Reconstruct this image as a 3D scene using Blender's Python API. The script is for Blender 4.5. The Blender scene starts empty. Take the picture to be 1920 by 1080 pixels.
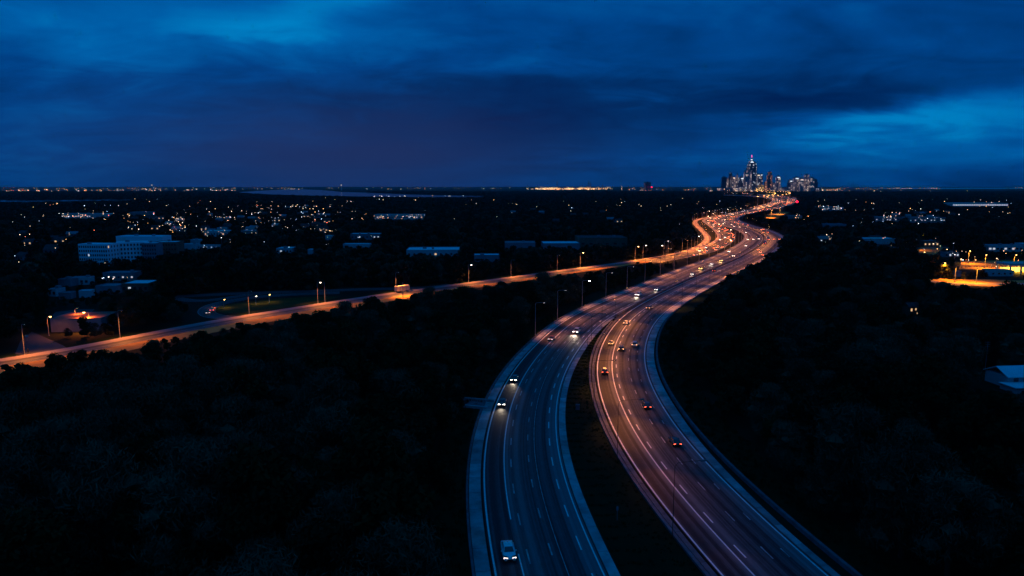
import bpy, math, random
import numpy as np
from mathutils import Vector, Matrix, Quaternion

random.seed(7)
rng = np.random.default_rng(11)
scene = bpy.context.scene
C = scene.collection
# Dusk over a motorway that winds through dark woods towards a city.
SKY_GAIN = 1.0
SKY_RAMP = [(0.0, (0.0, 0.009, 0.070)), (0.28, (0.0, 0.028, 0.138)), (0.5, (0.0, 0.058, 0.262)), (0.75, (0.0, 0.122, 0.425)), (1.0, (0.0, 0.235, 0.60))]
# (photo x, photo y, width, height, tilt, weight) of the lighter and darker places in the cloud
SKY_BLOBS = [
    (140, 95, 150, 50, 0.3, 0.20), (470, 48, 150, 20, 0.0, 0.28), (650, 2, 100, 26, 0.4, 0.32), (950, 60, 200, 50, 0.1, 0.05), (250, 105, 40, 20, 0, 0.12),
    (60, 5, 120, 40, 0, 0.16), (960, 225, 210, 60, 0, -0.30), (1250, 130, 330, 50, 0, -0.10), (1600, 172, 330, 17, 0.06, -0.18),
    (1610, 226, 90, 12, 0.05, 0.34), (1860, 210, 170, 22, 0.05, 0.26), (1760, 250, 230, 38, 0.0, 0.16), (1490, 200, 160, 16, 0.05, -0.16), (1250, 292, 130, 12, 0.0, 0.12),
    (1372, 108, 55, 24, 0.2, 0.12), (90, 175, 260, 30, 0, -0.10), (850, 120, 200, 22, 0.08, 0.06), (1700, 90, 260, 40, 0, 0.03),
]
HAZE = 0.00002           # per metre
R = math.radians

# ------------------------------------------------------------------ camera
CAM_H = 56.0
FPX = 1280.0                       # focal length in photo pixels (24 mm on a 36 mm sensor)
PITCH = math.atan(191 / 1280)
cam_d = bpy.data.cameras.new('camera')
cam_d.sensor_width = 36
cam_d.lens = 24
cam_d.clip_start = 1.0
cam_d.clip_end = 200000
cam = bpy.data.objects.new('camera', cam_d)
C.objects.link(cam)
cam.location = (0, 0, CAM_H)
cam.rotation_euler = (math.pi / 2 - PITCH, 0, 0)
scene.camera = cam

def g(px, py, z=0.0):
    """place on the ground plane that is seen at a pixel of the photograph"""
    u = (px - 960) / FPX
    v = (540 - py) / FPX
    t = (CAM_H - z) / (math.sin(PITCH) - v * math.cos(PITCH))
    return (u * t, t * (math.cos(PITCH) + v * math.sin(PITCH)))

def sky_dir(px, py):
    u = (px - 960) / FPX
    v = (540 - py) / FPX
    d = Vector((u, math.cos(PITCH) + v * math.sin(PITCH), -math.sin(PITCH) + v * math.cos(PITCH))).normalized()
    return math.atan2(d.x, d.y), math.asin(d.z)

# ------------------------------------------------------------------ render settings
scene.render.engine = 'CYCLES'
cy = scene.cycles
cy.use_denoising = True
try:
    cy.denoiser = 'OPENIMAGEDENOISE'
    cy.denoising_input_passes = 'RGB_ALBEDO_NORMAL'
except Exception:
    pass
cy.max_bounces = 4
cy.diffuse_bounces = 2
cy.glossy_bounces = 2
cy.transmission_bounces = 2
cy.volume_bounces = 0
cy.sample_clamp_indirect = 2.0
cy.use_light_tree = True
cy.caustics_reflective = False
cy.caustics_refractive = False
scene.view_settings.view_transform = 'Standard'
scene.view_settings.look = 'None'
scene.view_settings.exposure = 0.0
scene.view_settings.gamma = 1.0
scene.view_settings.use_curve_mapping = False

# ------------------------------------------------------------------ node helper
class NT:
    def __init__(self, tree):
        self.t = tree
        self.n = tree.nodes
        self.l = tree.links
    def node(self, typ, **kw):
        nd = self.n.new(typ)
        for k, v in kw.items():
            setattr(nd, k, v)
        return nd
    def put(self, sock, val):
        if val is None:
            return
        if hasattr(val, 'is_output') or hasattr(val, 'links'):
            self.l.new(val, sock)
        else:
            sock.default_value = val
    def m(self, op, a, b=None, c=None, clamp=False):
        nd = self.node('ShaderNodeMath', operation=op, use_clamp=clamp)
        for i, v in enumerate((a, b, c)):
            self.put(nd.inputs[i], v)
        return nd.outputs[0]
    def vm(self, op, a, b=None):
        nd = self.node('ShaderNodeVectorMath', operation=op)
        self.put(nd.inputs[0], a)
        if b is not None:
            self.put(nd.inputs[1], b)
        return nd.outputs[0]
    def mix(self, f, a, b, blend='MIX'):
        nd = self.node('ShaderNodeMix', data_type='RGBA', blend_type=blend)
        self.put(nd.inputs[0], f)
        self.put(nd.inputs[6], a)
        self.put(nd.inputs[7], b)
        return nd.outputs[2]
    def noise(self, vec, scale, detail=4, rough=0.55, dist=0.0):
        nd = self.node('ShaderNodeTexNoise')
        self.put(nd.inputs['Vector'], vec)
        nd.inputs['Scale'].default_value = scale
        nd.inputs['Detail'].default_value = detail
        nd.inputs['Roughness'].default_value = rough
        nd.inputs['Distortion'].default_value = dist
        return nd.outputs[0]
    def ramp(self, f, stops, interp='LINEAR'):
        nd = self.node('ShaderNodeValToRGB')
        cr = nd.color_ramp
        cr.interpolation = interp
        while len(cr.elements) < len(stops):
            cr.elements.new(0.5)
        for e, (p, c) in zip(cr.elements, stops):
            e.position = p
            e.color = c if len(c) == 4 else (*c, 1)
        self.put(nd.inputs[0], f)
        return nd.outputs[0]
    def comb(self, x, y, z):
        nd = self.node('ShaderNodeCombineXYZ')
        for i, v in enumerate((x, y, z)):
            self.put(nd.inputs[i], v)
        return nd.outputs[0]
    def sep(self, v):
        nd = self.node('ShaderNodeSeparateXYZ')
        self.put(nd.inputs[0], v)
        return nd.outputs

# ------------------------------------------------------------------ dusk sky
SUN_EL, SUN_ROT = R(2.0), R(100.0)
world = bpy.data.worlds.new('World')
scene.world = world
world.use_nodes = True
w = NT(world.node_tree)
w.n.clear()
tc = w.node('ShaderNodeTexCoord')
dx, dy, dz = w.sep(tc.outputs['Generated'])
az = w.m('ARCTAN2', dx, dy)
el = w.m('ARCSINE', dz)
den = w.m('ADD', w.m('MAXIMUM', dz, 0.0), 0.16)
cx, cyy = w.m('DIVIDE', dx, den), w.m('DIVIDE', dy, den)
cp = w.comb(cx, w.m('MULTIPLY', cyy, 1.35), 0.0)
n1 = w.noise(cp, 0.55, 5, 0.48, 0.8)
n2 = w.noise(w.vm('ADD', cp, (7.3, 2.1, 4.0)), 2.2, 6, 0.56, 0.8)
b = w.m('ADD', 0.56, w.m('MULTIPLY', w.m('SUBTRACT', n1, 0.5), 0.62))
b = w.m('ADD', b, w.m('MULTIPLY', w.m('SUBTRACT', n2, 0.5), 0.32))
# torn cloud edges: a ridged layer that bites into the soft one
n3 = w.noise(w.vm('ADD', cp, (1.7, 9.4, 2.0)), 0.9, 5, 0.55, 1.1)
rid = w.m('SUBTRACT', 1.0, w.m('MULTIPLY', w.m('ABSOLUTE', w.m('SUBTRACT', n3, 0.5)), 5.0), clamp=True)
b = w.m('SUBTRACT', b, w.m('MULTIPLY', w.m('POWER', rid, 2.0), 0.075))
n4 = w.noise(w.comb(w.m('MULTIPLY', az, 1.0), w.m('MULTIPLY', el, 2.3), 5.0), 4.2, 6, 0.58, 0.9)
b = w.m('ADD', b, w.m('MULTIPLY', w.m('SUBTRACT', n4, 0.5), 0.34))
warp = w.m('MULTIPLY', w.m('SUBTRACT', n2, 0.5), 0.10)
warp2 = w.m('MULTIPLY', w.m('SUBTRACT', n1, 0.5), 0.22)
azw = w.m('ADD', az, warp2)
elw = w.m('ADD', el, w.m('MULTIPLY', warp, 0.55))

def blob(px, py, sx, sy, rot=0.0):
    a0, e0 = sky_dir(px, py)
    da = w.m('SUBTRACT', azw, a0)
    de = w.m('SUBTRACT', elw, e0)
    c, s = math.cos(rot), math.sin(rot)
    p = w.m('ADD', w.m('MULTIPLY', da, c), w.m('MULTIPLY', de, s))
    q = w.m('SUBTRACT', w.m('MULTIPLY', de, c), w.m('MULTIPLY', da, s))
    p = w.m('DIVIDE', p, sx / FPX)
    q = w.m('DIVIDE', q, sy / FPX)
    r2 = w.m('ADD', w.m('MULTIPLY', p, p), w.m('MULTIPLY', q, q))
    return w.m('POWER', 2.718, w.m('MULTIPLY', r2, -0.5))

for (px, py, sx, sy, rot, wt) in SKY_BLOBS:
    b = w.m('ADD', b, w.m('MULTIPLY', blob(px, py, sx, sy, rot), wt))
# the cloud deck lies darker along the horizon all the way round
hz = w.m('POWER', 2.718, w.m('MULTIPLY', w.m('MAXIMUM', el, 0.0), -9.0))
b = w.m('SUBTRACT', b, w.m('MULTIPLY', hz, 0.10))
# and thinner, lighter overhead
b = w.m('ADD', b, w.m('MULTIPLY', w.m('SMOOTH_MAX', w.m('SUBTRACT', el, 0.24), 0.0, 0.1), 0.22))
cloud = w.ramp(b, SKY_RAMP)
pf = w.m('MULTIPLY', blob(650, 300, 270, 66), 0.95, clamp=True)
cloud = w.mix(pf, cloud, (0.0160, 0.0310, 0.122, 1))
sky = w.node('ShaderNodeTexSky', sky_type='NISHITA', sun_disc=False)
sky.sun_elevation = SUN_EL
sky.sun_rotation = SUN_ROT
sky.air_density = 2.0
sky.ozone_density = 4.0
tinted = w.mix(1.0, sky.outputs[0], (0.02, 0.35, 1.0, 1), 'MULTIPLY')
bg_sky = w.node('ShaderNodeBackground')
w.l.new(tinted, bg_sky.inputs[0])
bg_sky.inputs[1].default_value = 0.05
bg_cl = w.node('ShaderNodeBackground')
w.l.new(cloud, bg_cl.inputs[0])
bg_cl.inputs[1].default_value = SKY_GAIN
mixs = w.node('ShaderNodeMixShader')
mixs.inputs[0].default_value = 0.93
w.l.new(bg_sky.outputs[0], mixs.inputs[1])
w.l.new(bg_cl.outputs[0], mixs.inputs[2])
wo = w.node('ShaderNodeOutputWorld')
w.l.new(mixs.outputs[0], wo.inputs[0])
world.cycles.sampling_method = 'MANUAL'
world.cycles.sample_map_resolution = 512

# last light after sunset: one very weak, very soft sun lamp
sun_d = bpy.data.lights.new('sun', 'SUN')
sun_d.energy = 0.03
sun_d.angle = R(25)
sun_d.color = (0.55, 0.7, 1.0)
sun = bpy.data.objects.new('sun', sun_d)
C.objects.link(sun)
sun.rotation_euler = Vector((-math.sin(SUN_ROT), -math.cos(SUN_ROT), -math.tan(SUN_EL))).to_track_quat('-Z', 'Y').to_euler()
# ------------------------------------------------------------------ objects and meshes
class MB:
    """collects faces, then links them as ONE mesh object"""
    def __init__(self):
        self.v, self.f, self.mi, self.uv = [], [], [], []
    def face(self, pts, mi=0, uv=None):
        n = len(self.v)
        self.v += [tuple(p) for p in pts]
        self.f.append(tuple(range(n, n + len(pts))))
        self.mi.append(mi)
        self.uv.append(uv)
    def box(self, c, s, rz=0.0, mi=0, taper=1.0, skip_bottom=False):
        cx_, cy_, cz_ = c
        hx, hy, hz_ = s[0] / 2, s[1] / 2, s[2] / 2
        ca, sa = math.cos(rz), math.sin(rz)
        P = []
        for sz, k in ((-1, 1.0), (1, taper)):
            for sx, sy in ((-1, -1), (1, -1), (1, 1), (-1, 1)):
                x, y = sx * hx * k, sy * hy * k
                P.append((cx_ + x * ca - y * sa, cy_ + x * sa + y * ca, cz_ + sz * hz_))
        F = [(4, 5, 6, 7), (0, 1, 5, 4), (1, 2, 6, 5), (2, 3, 7, 6), (3, 0, 4, 7)]
        if not skip_bottom:
            F.append((3, 2, 1, 0))
        for f in F:
            self.face([P[i] for i in f], mi)
    def tube(self, pts, radii, n=6, mi=0, cap=True):
        pts = [Vector(p) for p in pts]
        if not hasattr(radii, '__len__'):
            radii = [radii] * len(pts)
        rings = []
        for i, p in enumerate(pts):
            d = (pts[min(i + 1, len(pts) - 1)] - pts[max(i - 1, 0)]).normalized()
            a = d.orthogonal().normalized() if abs(d.z) > 0.95 else d.cross(Vector((0, 0, 1))).normalized()
            bb = d.cross(a)
            rings.append([p + (a * math.cos(2 * math.pi * k / n) + bb * math.sin(2 * math.pi * k / n)) * radii[i] for k in range(n)])
        for r0, r1 in zip(rings, rings[1:]):
            for k in range(n):
                self.face((r0[k], r0[(k + 1) % n], r1[(k + 1) % n], r1[k]), mi)
        if cap:
            self.face(rings[0][::-1], mi)
            self.face(rings[-1], mi)
    def loft(self, rings, mi=0, caps=True):
        n = len(rings[0])
        for r0, r1 in zip(rings, rings[1:]):
            for k in range(n):
                self.face((r0[k], r0[(k + 1) % n], r1[(k + 1) % n], r1[k]), mi)
        if caps:
            self.face(rings[0][::-1], mi)
            self.face(rings[-1], mi)
    def mesh(self, name, mats, smooth=False):
        me = bpy.data.meshes.new(name)
        me.from_pydata(self.v, [], self.f)
        for m in mats if isinstance(mats, (list, tuple)) else [mats]:
            me.materials.append(m)
        if any(self.mi):
            me.polygons.foreach_set('material_index', self.mi)
        if any(u is not None for u in self.uv):
            ul = me.uv_layers.new(name='UVMap')
            flat = []
            for f, u in zip(self.f, self.uv):
                for k in range(len(f)):
                    flat += list(u[k]) if u else [0.0, 0.0]
            ul.data.foreach_set('uv', flat)
        if smooth:
            import bmesh
            bm = bmesh.new()
            bm.from_mesh(me)
            bmesh.ops.remove_doubles(bm, verts=bm.verts, dist=0.001)
            for f in bm.faces:
                f.smooth = True
            bm.to_mesh(me)
            bm.free()
        me.update()
        return me
    def build(self, name, mats, parent=None, smooth=False):
        return link(name, self.mesh(name, mats, smooth), parent)

def link(name, data, parent=None, loc=None, rz=0.0):
    o = bpy.data.objects.new(name, data)
    C.objects.link(o)
    if parent is not None:
        o.parent = parent
    if loc is not None:
        o.location = loc
    if rz:
        o.rotation_euler = (0, 0, rz)
    return o

def tag(o, label=None, cat=None, group=None, kind=None):
    if label:
        o['label'] = label
    if cat:
        o['category'] = cat
    if group:
        o['group'] = group
    if kind:
        o['kind'] = kind
    return o

def thing(name, loc, rz, label, cat, group=None):
    o = bpy.data.objects.new(name, None)
    C.objects.link(o)
    o.location = loc
    o.rotation_euler = (0, 0, rz)
    o.empty_display_size = 0.5
    return tag(o, label, cat, group)

# ------------------------------------------------------------------ materials
def mat(name, col, rough=0.7, metal=0.0, spec=0.4, emit=None, estr=0.0, coat=0.0):
    m = bpy.data.materials.new(name)
    m.use_nodes = True
    bs = m.node_tree.nodes['Principled BSDF']
    bs.inputs['Base Color'].default_value = (*col, 1)
    bs.inputs['Roughness'].default_value = rough
    bs.inputs['Metallic'].default_value = metal
    bs.inputs['Specular IOR Level'].default_value = spec
    bs.inputs['Coat Weight'].default_value = coat
    if emit:
        bs.inputs['Emission Color'].default_value = (*emit, 1)
        bs.inputs['Emission Strength'].default_value = estr
        m.cycles.emission_sampling = 'NONE'
    return m

def noisy(name, c0, c1, scale=1.0, rough=0.85, spec=0.2, coord='Object', detail=5, bump=0.0):
    m = mat(name, c0, rough, 0, spec)
    t = NT(m.node_tree)
    bs = t.n['Principled BSDF']
    tcn = t.node('ShaderNodeTexCoord')
    n = t.noise(tcn.outputs[coord], scale, detail, 0.6)
    t.l.new(t.ramp(n, [(0.32, c0), (0.68, c1)]), bs.inputs['Base Color'])
    if bump:
        bp = t.node('ShaderNodeBump')
        bp.inputs['Strength'].default_value = bump
        t.l.new(n, bp.inputs['Height'])
        t.l.new(bp.outputs[0], bs.inputs['Normal'])
    return m

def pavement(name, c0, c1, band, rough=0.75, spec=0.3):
    """road surface: UV.x is metres across, UV.y metres along; tyre tracks, lighter streaks painted in for light trails, sealed cracks, patches"""
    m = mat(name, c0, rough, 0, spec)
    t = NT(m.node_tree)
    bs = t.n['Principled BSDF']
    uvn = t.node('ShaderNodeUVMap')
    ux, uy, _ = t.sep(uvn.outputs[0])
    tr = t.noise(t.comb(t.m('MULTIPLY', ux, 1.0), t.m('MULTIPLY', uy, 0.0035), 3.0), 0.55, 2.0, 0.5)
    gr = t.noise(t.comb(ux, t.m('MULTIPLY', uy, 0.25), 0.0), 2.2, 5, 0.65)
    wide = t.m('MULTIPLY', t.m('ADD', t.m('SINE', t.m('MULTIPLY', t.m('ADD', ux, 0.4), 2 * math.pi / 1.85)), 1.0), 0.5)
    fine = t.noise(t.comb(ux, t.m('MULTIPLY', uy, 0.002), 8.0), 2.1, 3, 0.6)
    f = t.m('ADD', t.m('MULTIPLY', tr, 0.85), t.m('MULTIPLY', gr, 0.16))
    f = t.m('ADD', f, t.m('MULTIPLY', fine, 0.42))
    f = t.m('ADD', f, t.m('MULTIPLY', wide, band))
    col = t.ramp(f, [(0.60, c0), (0.95, c1)])  # streaks in the colour imitate light trails along the lanes
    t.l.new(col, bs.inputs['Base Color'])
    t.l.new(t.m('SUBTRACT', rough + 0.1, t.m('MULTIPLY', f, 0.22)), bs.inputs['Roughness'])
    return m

M = {}
M['ground'] = noisy('dark_ground', (0.007, 0.011, 0.006), (0.017, 0.020, 0.011), 0.02, 0.95, 0.05)
M['grass'] = noisy('verge_grass', (0.0035, 0.011, 0.004), (0.008, 0.020, 0.007), 0.35, 0.95, 0.05)
M['lawn'] = noisy('mown_lawn', (0.026, 0.036, 0.008), (0.046, 0.052, 0.012), 0.15, 0.95, 0.05)
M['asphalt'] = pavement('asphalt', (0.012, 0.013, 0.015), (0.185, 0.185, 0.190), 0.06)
M['asphalt2'] = pavement('old_asphalt', (0.022, 0.022, 0.024), (0.090, 0.090, 0.094), 0.05)
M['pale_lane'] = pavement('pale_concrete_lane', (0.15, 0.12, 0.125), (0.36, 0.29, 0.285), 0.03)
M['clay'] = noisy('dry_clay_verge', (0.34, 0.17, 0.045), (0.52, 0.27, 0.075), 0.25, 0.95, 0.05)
M['concrete'] = noisy('concrete', (0.15, 0.165, 0.17), (0.40, 0.41, 0.41), 0.30, 0.85, 0.3)
M['concrete_d'] = noisy('stained_concrete', (0.07, 0.07, 0.08), (0.15, 0.15, 0.165), 0.5, 0.9, 0.2)
M['joint'] = mat('joint_sealant', (0.03, 0.03, 0.03), 0.9)
M['paint'] = noisy('road_paint_white', (0.62, 0.62, 0.60), (0.85, 0.85, 0.82), 1.5, 0.6, 0.4)
M['paint_worn'] = noisy('road_paint_worn', (0.16, 0.16, 0.16), (0.55, 0.54, 0.52), 0.6, 0.7, 0.3)
M['pole'] = mat('galvanised_pole', (0.30, 0.30, 0.30), 0.55, 0.6)
M['housing'] = mat('lamp_housing', (0.12, 0.12, 0.13), 0.5, 0.5)
M['grass_tuft'] = noisy('grass_blades', (0.004, 0.013, 0.004), (0.009, 0.024, 0.008), 0.8, 0.95, 0.05)
M['bark'] = noisy('bark', (0.020, 0.016, 0.012), (0.045, 0.036, 0.026), 3.0, 0.95, 0.05)
M['rubber'] = mat('tyre_rubber', (0.012, 0.012, 0.012), 0.8)
M['rim'] = mat('wheel_rim', (0.35, 0.35, 0.37), 0.3, 0.9)
M['glass'] = mat('dark_window_glass', (0.015, 0.02, 0.03), 0.06, 0.0, 0.7)
M['trim'] = mat('black_trim', (0.015, 0.015, 0.017), 0.5)
M['sodium'] = mat('sodium_lamp_lens', (0.8, 0.5, 0.2), 0.4, emit=(1.0, 0.50, 0.12), estr=16)
M['warm'] = mat('warm_white_lens', (0.8, 0.7, 0.6), 0.4, emit=(1.0, 0.78, 0.52), estr=14)
M['cool'] = mat('cool_white_lens', (0.8, 0.8, 0.8), 0.4, emit=(0.85, 0.92, 1.0), estr=14)
M['off'] = mat('unlit_lens', (0.5, 0.5, 0.5), 0.2)
M['head'] = mat('headlight_lens', (0.9, 0.9, 0.9), 0.2, emit=(1.0, 0.88, 0.76), estr=12)
M['head_y'] = mat('yellow_headlight_lens', (0.9, 0.7, 0.3), 0.2, emit=(1.0, 0.66, 0.16), estr=22)
M['head_dim'] = mat('dim_headlight_lens', (0.8, 0.8, 0.8), 0.2, emit=(1.0, 0.86, 0.78), estr=2.2)
M['tail'] = mat('taillight_lens', (0.5, 0.02, 0.01), 0.3, emit=(1.0, 0.10, 0.04), estr=7)
M['tail_amber'] = mat('amber_taillight_lens', (0.5, 0.2, 0.05), 0.3, emit=(1.0, 0.42, 0.16), estr=6)
M['red'] = mat('red_signal_lens', (0.5, 0.02, 0.02), 0.3, emit=(1.0, 0.01, 0.04), estr=5)
M['wall_w'] = noisy('white_rendered_wall', (0.40, 0.41, 0.42), (0.50, 0.51, 0.52), 0.2, 0.8, 0.3)
M['wall_h'] = noisy('white_hospital_wall', (0.80, 0.81, 0.82), (0.86, 0.87, 0.87), 0.2, 0.8, 0.3)
M['wall_g'] = noisy('grey_wall', (0.16, 0.17, 0.19), (0.24, 0.25, 0.27), 0.2, 0.85, 0.2)
M['brick'] = noisy('red_brown_wall', (0.20, 0.09, 0.065), (0.28, 0.13, 0.09), 0.4, 0.9, 0.1)
M['roof_l'] = noisy('pale_membrane_roof', (0.66, 0.69, 0.72), (0.82, 0.83, 0.84), 0.12, 0.6, 0.4)
M['roof_m'] = noisy('grey_roof', (0.15, 0.16, 0.18), (0.26, 0.27, 0.29), 0.15, 0.8, 0.3)
M['roof_d'] = noisy('dark_shingle_roof', (0.035, 0.035, 0.038), (0.065, 0.062, 0.060), 0.6, 0.9, 0.2)
M['pane'] = mat('dark_pane', (0.02, 0.025, 0.035), 0.12, 0, 0.6)
M['lit_w'] = mat('lit_window_warm', (0.5, 0.4, 0.3), 0.4, emit=(1.0, 0.60, 0.28), estr=0.8)
M['lit_c'] = mat('lit_window_cool', (0.5, 0.5, 0.5), 0.4, emit=(0.80, 0.86, 0.95), estr=0.6)
M['lit_y'] = mat('lit_shopfront', (0.6, 0.5, 0.2), 0.4, emit=(1.0, 0.62, 0.10), estr=1.6)
M['lit_o'] = mat('orange_lit_sign_panel', (0.6, 0.3, 0.1), 0.4, emit=(1.0, 0.34, 0.10), estr=0.9)
for nm, c in dict(white=(0.78, 0.78, 0.78), silver=(0.42, 0.44, 0.46), black=(0.012, 0.012, 0.014), grey=(0.10, 0.11, 0.12), red=(0.22, 0.015, 0.012),
                  blue=(0.02, 0.06, 0.30), yellow=(0.70, 0.42, 0.03), green=(0.02, 0.06, 0.035)).items():
    M['car_' + nm] = mat('car_paint_' + nm, c, 0.28, 0.0, 0.5, coat=0.6)

def foliage(name, c0, c1):
    m = noisy(name, c0, c1, 0.35, 0.9, 0.04, detail=3)
    t = NT(m.node_tree)
    bs = t.n['Principled BSDF']
    src = bs.inputs['Base Color'].links[0].from_socket
    oi = t.node('ShaderNodeObjectInfo')
    k = t.m('ADD', 0.7, t.m('MULTIPLY', oi.outputs['Random'], 0.6))
    vs = t.node('ShaderNodeVectorMath', operation='SCALE')
    t.l.new(src, vs.inputs[0])
    t.l.new(k, vs.inputs['Scale'])
    t.l.new(vs.outputs[0], bs.inputs['Base Color'])
    return m
def vary(m, lo, span):
    t = NT(m.node_tree)
    bs = t.n['Principled BSDF']
    src = bs.inputs['Base Color'].links[0].from_socket
    oi = t.node('ShaderNodeObjectInfo')
    vs = t.node('ShaderNodeVectorMath', operation='SCALE')
    t.l.new(src, vs.inputs[0])
    t.l.new(t.m('ADD', lo, t.m('MULTIPLY', oi.outputs['Random'], span)), vs.inputs['Scale'])
    t.l.new(vs.outputs[0], bs.inputs['Base Color'])
vary(M['concrete'], 0.72, 0.5)          # every cast slab has its own tone
M['leaf_a'] = foliage('foliage_green', (0.009, 0.016, 0.006), (0.019, 0.031, 0.010))
M['leaf_b'] = foliage('foliage_olive', (0.012, 0.016, 0.007), (0.024, 0.028, 0.012))
M['leaf_c'] = foliage('foliage_grey_twigs', (0.031, 0.036, 0.021), (0.066, 0.073, 0.041))

def water_mat():
    m = mat('lake_water', (0.004, 0.010, 0.016), 0.12, 0, 0.5)
    t = NT(m.node_tree)
    bs = t.n['Principled BSDF']
    tcn = t.node('ShaderNodeTexCoord')
    bp = t.node('ShaderNodeBump')
    bp.inputs['Strength'].default_value = 0.35
    t.l.new(t.noise(tcn.outputs['Object'], 0.08, 3), bp.inputs['Height'])
    t.l.new(bp.outputs[0], bs.inputs['Normal'])
    return m
M['water'] = water_mat()

def tower_mat(name, base, lit_frac, warm, strength, floor_h=5.0, bay=6.0):
    """far tower facade: rows of small panes, some of them lit from inside"""
    m = mat(name, base, 0.25, 0.0, 0.6)
    m.cycles.emission_sampling = 'NONE'
    t = NT(m.node_tree)
    bs = t.n['Principled BSDF']
    tcn = t.node('ShaderNodeTexCoord')
    x, y, z = t.sep(tcn.outputs['Object'])
    s = t.m('ADD', x, y)
    cu, cv = t.m('DIVIDE', s, bay), t.m('DIVIDE', z, floor_h)
    wn = t.node('ShaderNodeTexWhiteNoise', noise_dimensions='3D')
    oi = t.node('ShaderNodeObjectInfo')
    t.l.new(t.comb(t.m('FLOOR', cu), t.m('FLOOR', cv), t.m('MULTIPLY', oi.outputs['Random'], 90.0)), wn.inputs[0])
    col_n = t.noise(t.comb(t.m('FLOOR', cu), t.m('MULTIPLY', cv, 0.04), t.m('MULTIPLY', oi.outputs['Random'], 50.0)), 0.7, 2)
    thr = t.m('SUBTRACT', 1.0 - lit_frac * .45 + 0.2, t.m('MULTIPLY', col_n, 0.4))
    spark = t.m('GREATER_THAN', wn.outputs[0], thr)
    wc = t.node('ShaderNodeTexWhiteNoise', noise_dimensions='2D')
    t.l.new(t.comb(t.m('FLOOR', t.m('DIVIDE', s, bay * 1.6)), t.m('MULTIPLY', oi.outputs['Random'], 40.0), 0.0), wc.inputs[0])
    rib = t.m('GREATER_THAN', wc.outputs[0], 1.0 - lit_frac)
    on = t.m('ADD', spark, t.m('MULTIPLY', rib, t.m('MULTIPLY', wn.outputs[0], 0.45)))
    fu = t.m('ABSOLUTE', t.m('SUBTRACT', t.m('FRACT', cu), 0.5))
    fv = t.m('ABSOLUTE', t.m('SUBTRACT', t.m('FRACT', cv), 0.5))
    win = t.m('MULTIPLY', t.m('LESS_THAN', fu, 0.36), t.m('LESS_THAN', fv, 0.32))
    geo = t.node('ShaderNodeNewGeometry')
    side = t.m('LESS_THAN', t.m('ABSOLUTE', t.sep(geo.outputs['Normal'])[2]), 0.5)
    e = t.m('MULTIPLY', t.m('MULTIPLY', on, win), side)
    col = t.mix(wn.outputs[0], (1.0, 0.58, 0.36, 1), warm)
    t.l.new(col, bs.inputs['Emission Color'])
    t.l.new(t.m('MULTIPLY', e, strength), bs.inputs['Emission Strength'])
    t.l.new(t.mix(win, (*base, 1), (0.02, 0.03, 0.045, 1)), bs.inputs['Base Color'])
    return m
M['tower_pale'] = tower_mat('tower_facade_pale', (0.45, 0.42, 0.45), 0.36, (1.0, 0.74, 0.62, 1), 1.0, 9.0, 11.0)
M['tower_glass'] = tower_mat('tower_facade_glass', (0.10, 0.14, 0.20), 0.20, (0.85, 0.88, 0.95, 1), 0.95, 9.0, 11.0)
M['tower_dark'] = tower_mat('tower_facade_dark', (0.05, 0.06, 0.085), 0.05, (0.9, 0.85, 0.9, 1), 0.7, 9.0, 11.0)
M['tower_red'] = tower_mat('tower_facade_red', (0.22, 0.08, 0.06), 0.34, (1.0, 0.36, 0.18, 1), 1.0, 9.0, 11.0)
M['tower_gold'] = tower_mat('tower_facade_gold', (0.4, 0.25, 0.08), 0.8, (1.0, 0.55, 0.12, 1), 1.8, 9.0, 11.0)

# ------------------------------------------------------------------ paths
def spline(pts, step=4.0, smooth=2):
    P = np.array(pts, float)
    P = np.vstack([2 * P[0] - P[1], P, 2 * P[-1] - P[-2]])
    out = []
    for i in range(1, len(P) - 2):
        p0, p1, p2, p3 = P[i - 1:i + 3]
        t0, t1 = 0, np.linalg.norm(p1 - p0) ** 0.5
        t2 = t1 + np.linalg.norm(p2 - p1) ** 0.5
        t3 = t2 + np.linalg.norm(p3 - p2) ** 0.5
        n = max(8, int(np.linalg.norm(p2 - p1) / 2))
        for t in np.linspace(t1, t2, n, endpoint=False):
            a1 = (t1 - t) / (t1 - t0) * p0 + (t - t0) / (t1 - t0) * p1
            a2 = (t2 - t) / (t2 - t1) * p1 + (t - t1) / (t2 - t1) * p2
            a3 = (t3 - t) / (t3 - t2) * p2 + (t - t2) / (t3 - t2) * p3
            b1 = (t2 - t) / (t2 - t0) * a1 + (t - t0) / (t2 - t0) * a2
            b2 = (t3 - t) / (t3 - t1) * a2 + (t - t1) / (t3 - t1) * a3
            out.append((t2 - t) / (t2 - t1) * b1 + (t - t1) / (t2 - t1) * b2)
    out.append(P[-2])
    out = np.array(out)
    L = np.concatenate([[0], np.cumsum(np.linalg.norm(np.diff(out, axis=0), axis=1))])
    s = np.arange(0, L[-1], step)
    q = np.stack([np.interp(s, L, out[:, k]) for k in (0, 1)], 1)
    win = max(1, int(smooth / step * 8))
    for _ in range(3):
        pad = np.vstack([np.repeat(q[:1], win, 0), q, np.repeat(q[-1:], win, 0)])
        pad[:win] = q[0] - (q[1] - q[0]) * np.arange(win, 0, -1)[:, None]
        pad[-win:] = q[-1] + (q[-1] - q[-2]) * np.arange(1, win + 1)[:, None]
        k = np.ones(2 * win + 1) / (2 * win + 1)
        q = np.stack([np.convolve(pad[:, j], k, 'valid') for j in (0, 1)], 1)
    return q

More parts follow.
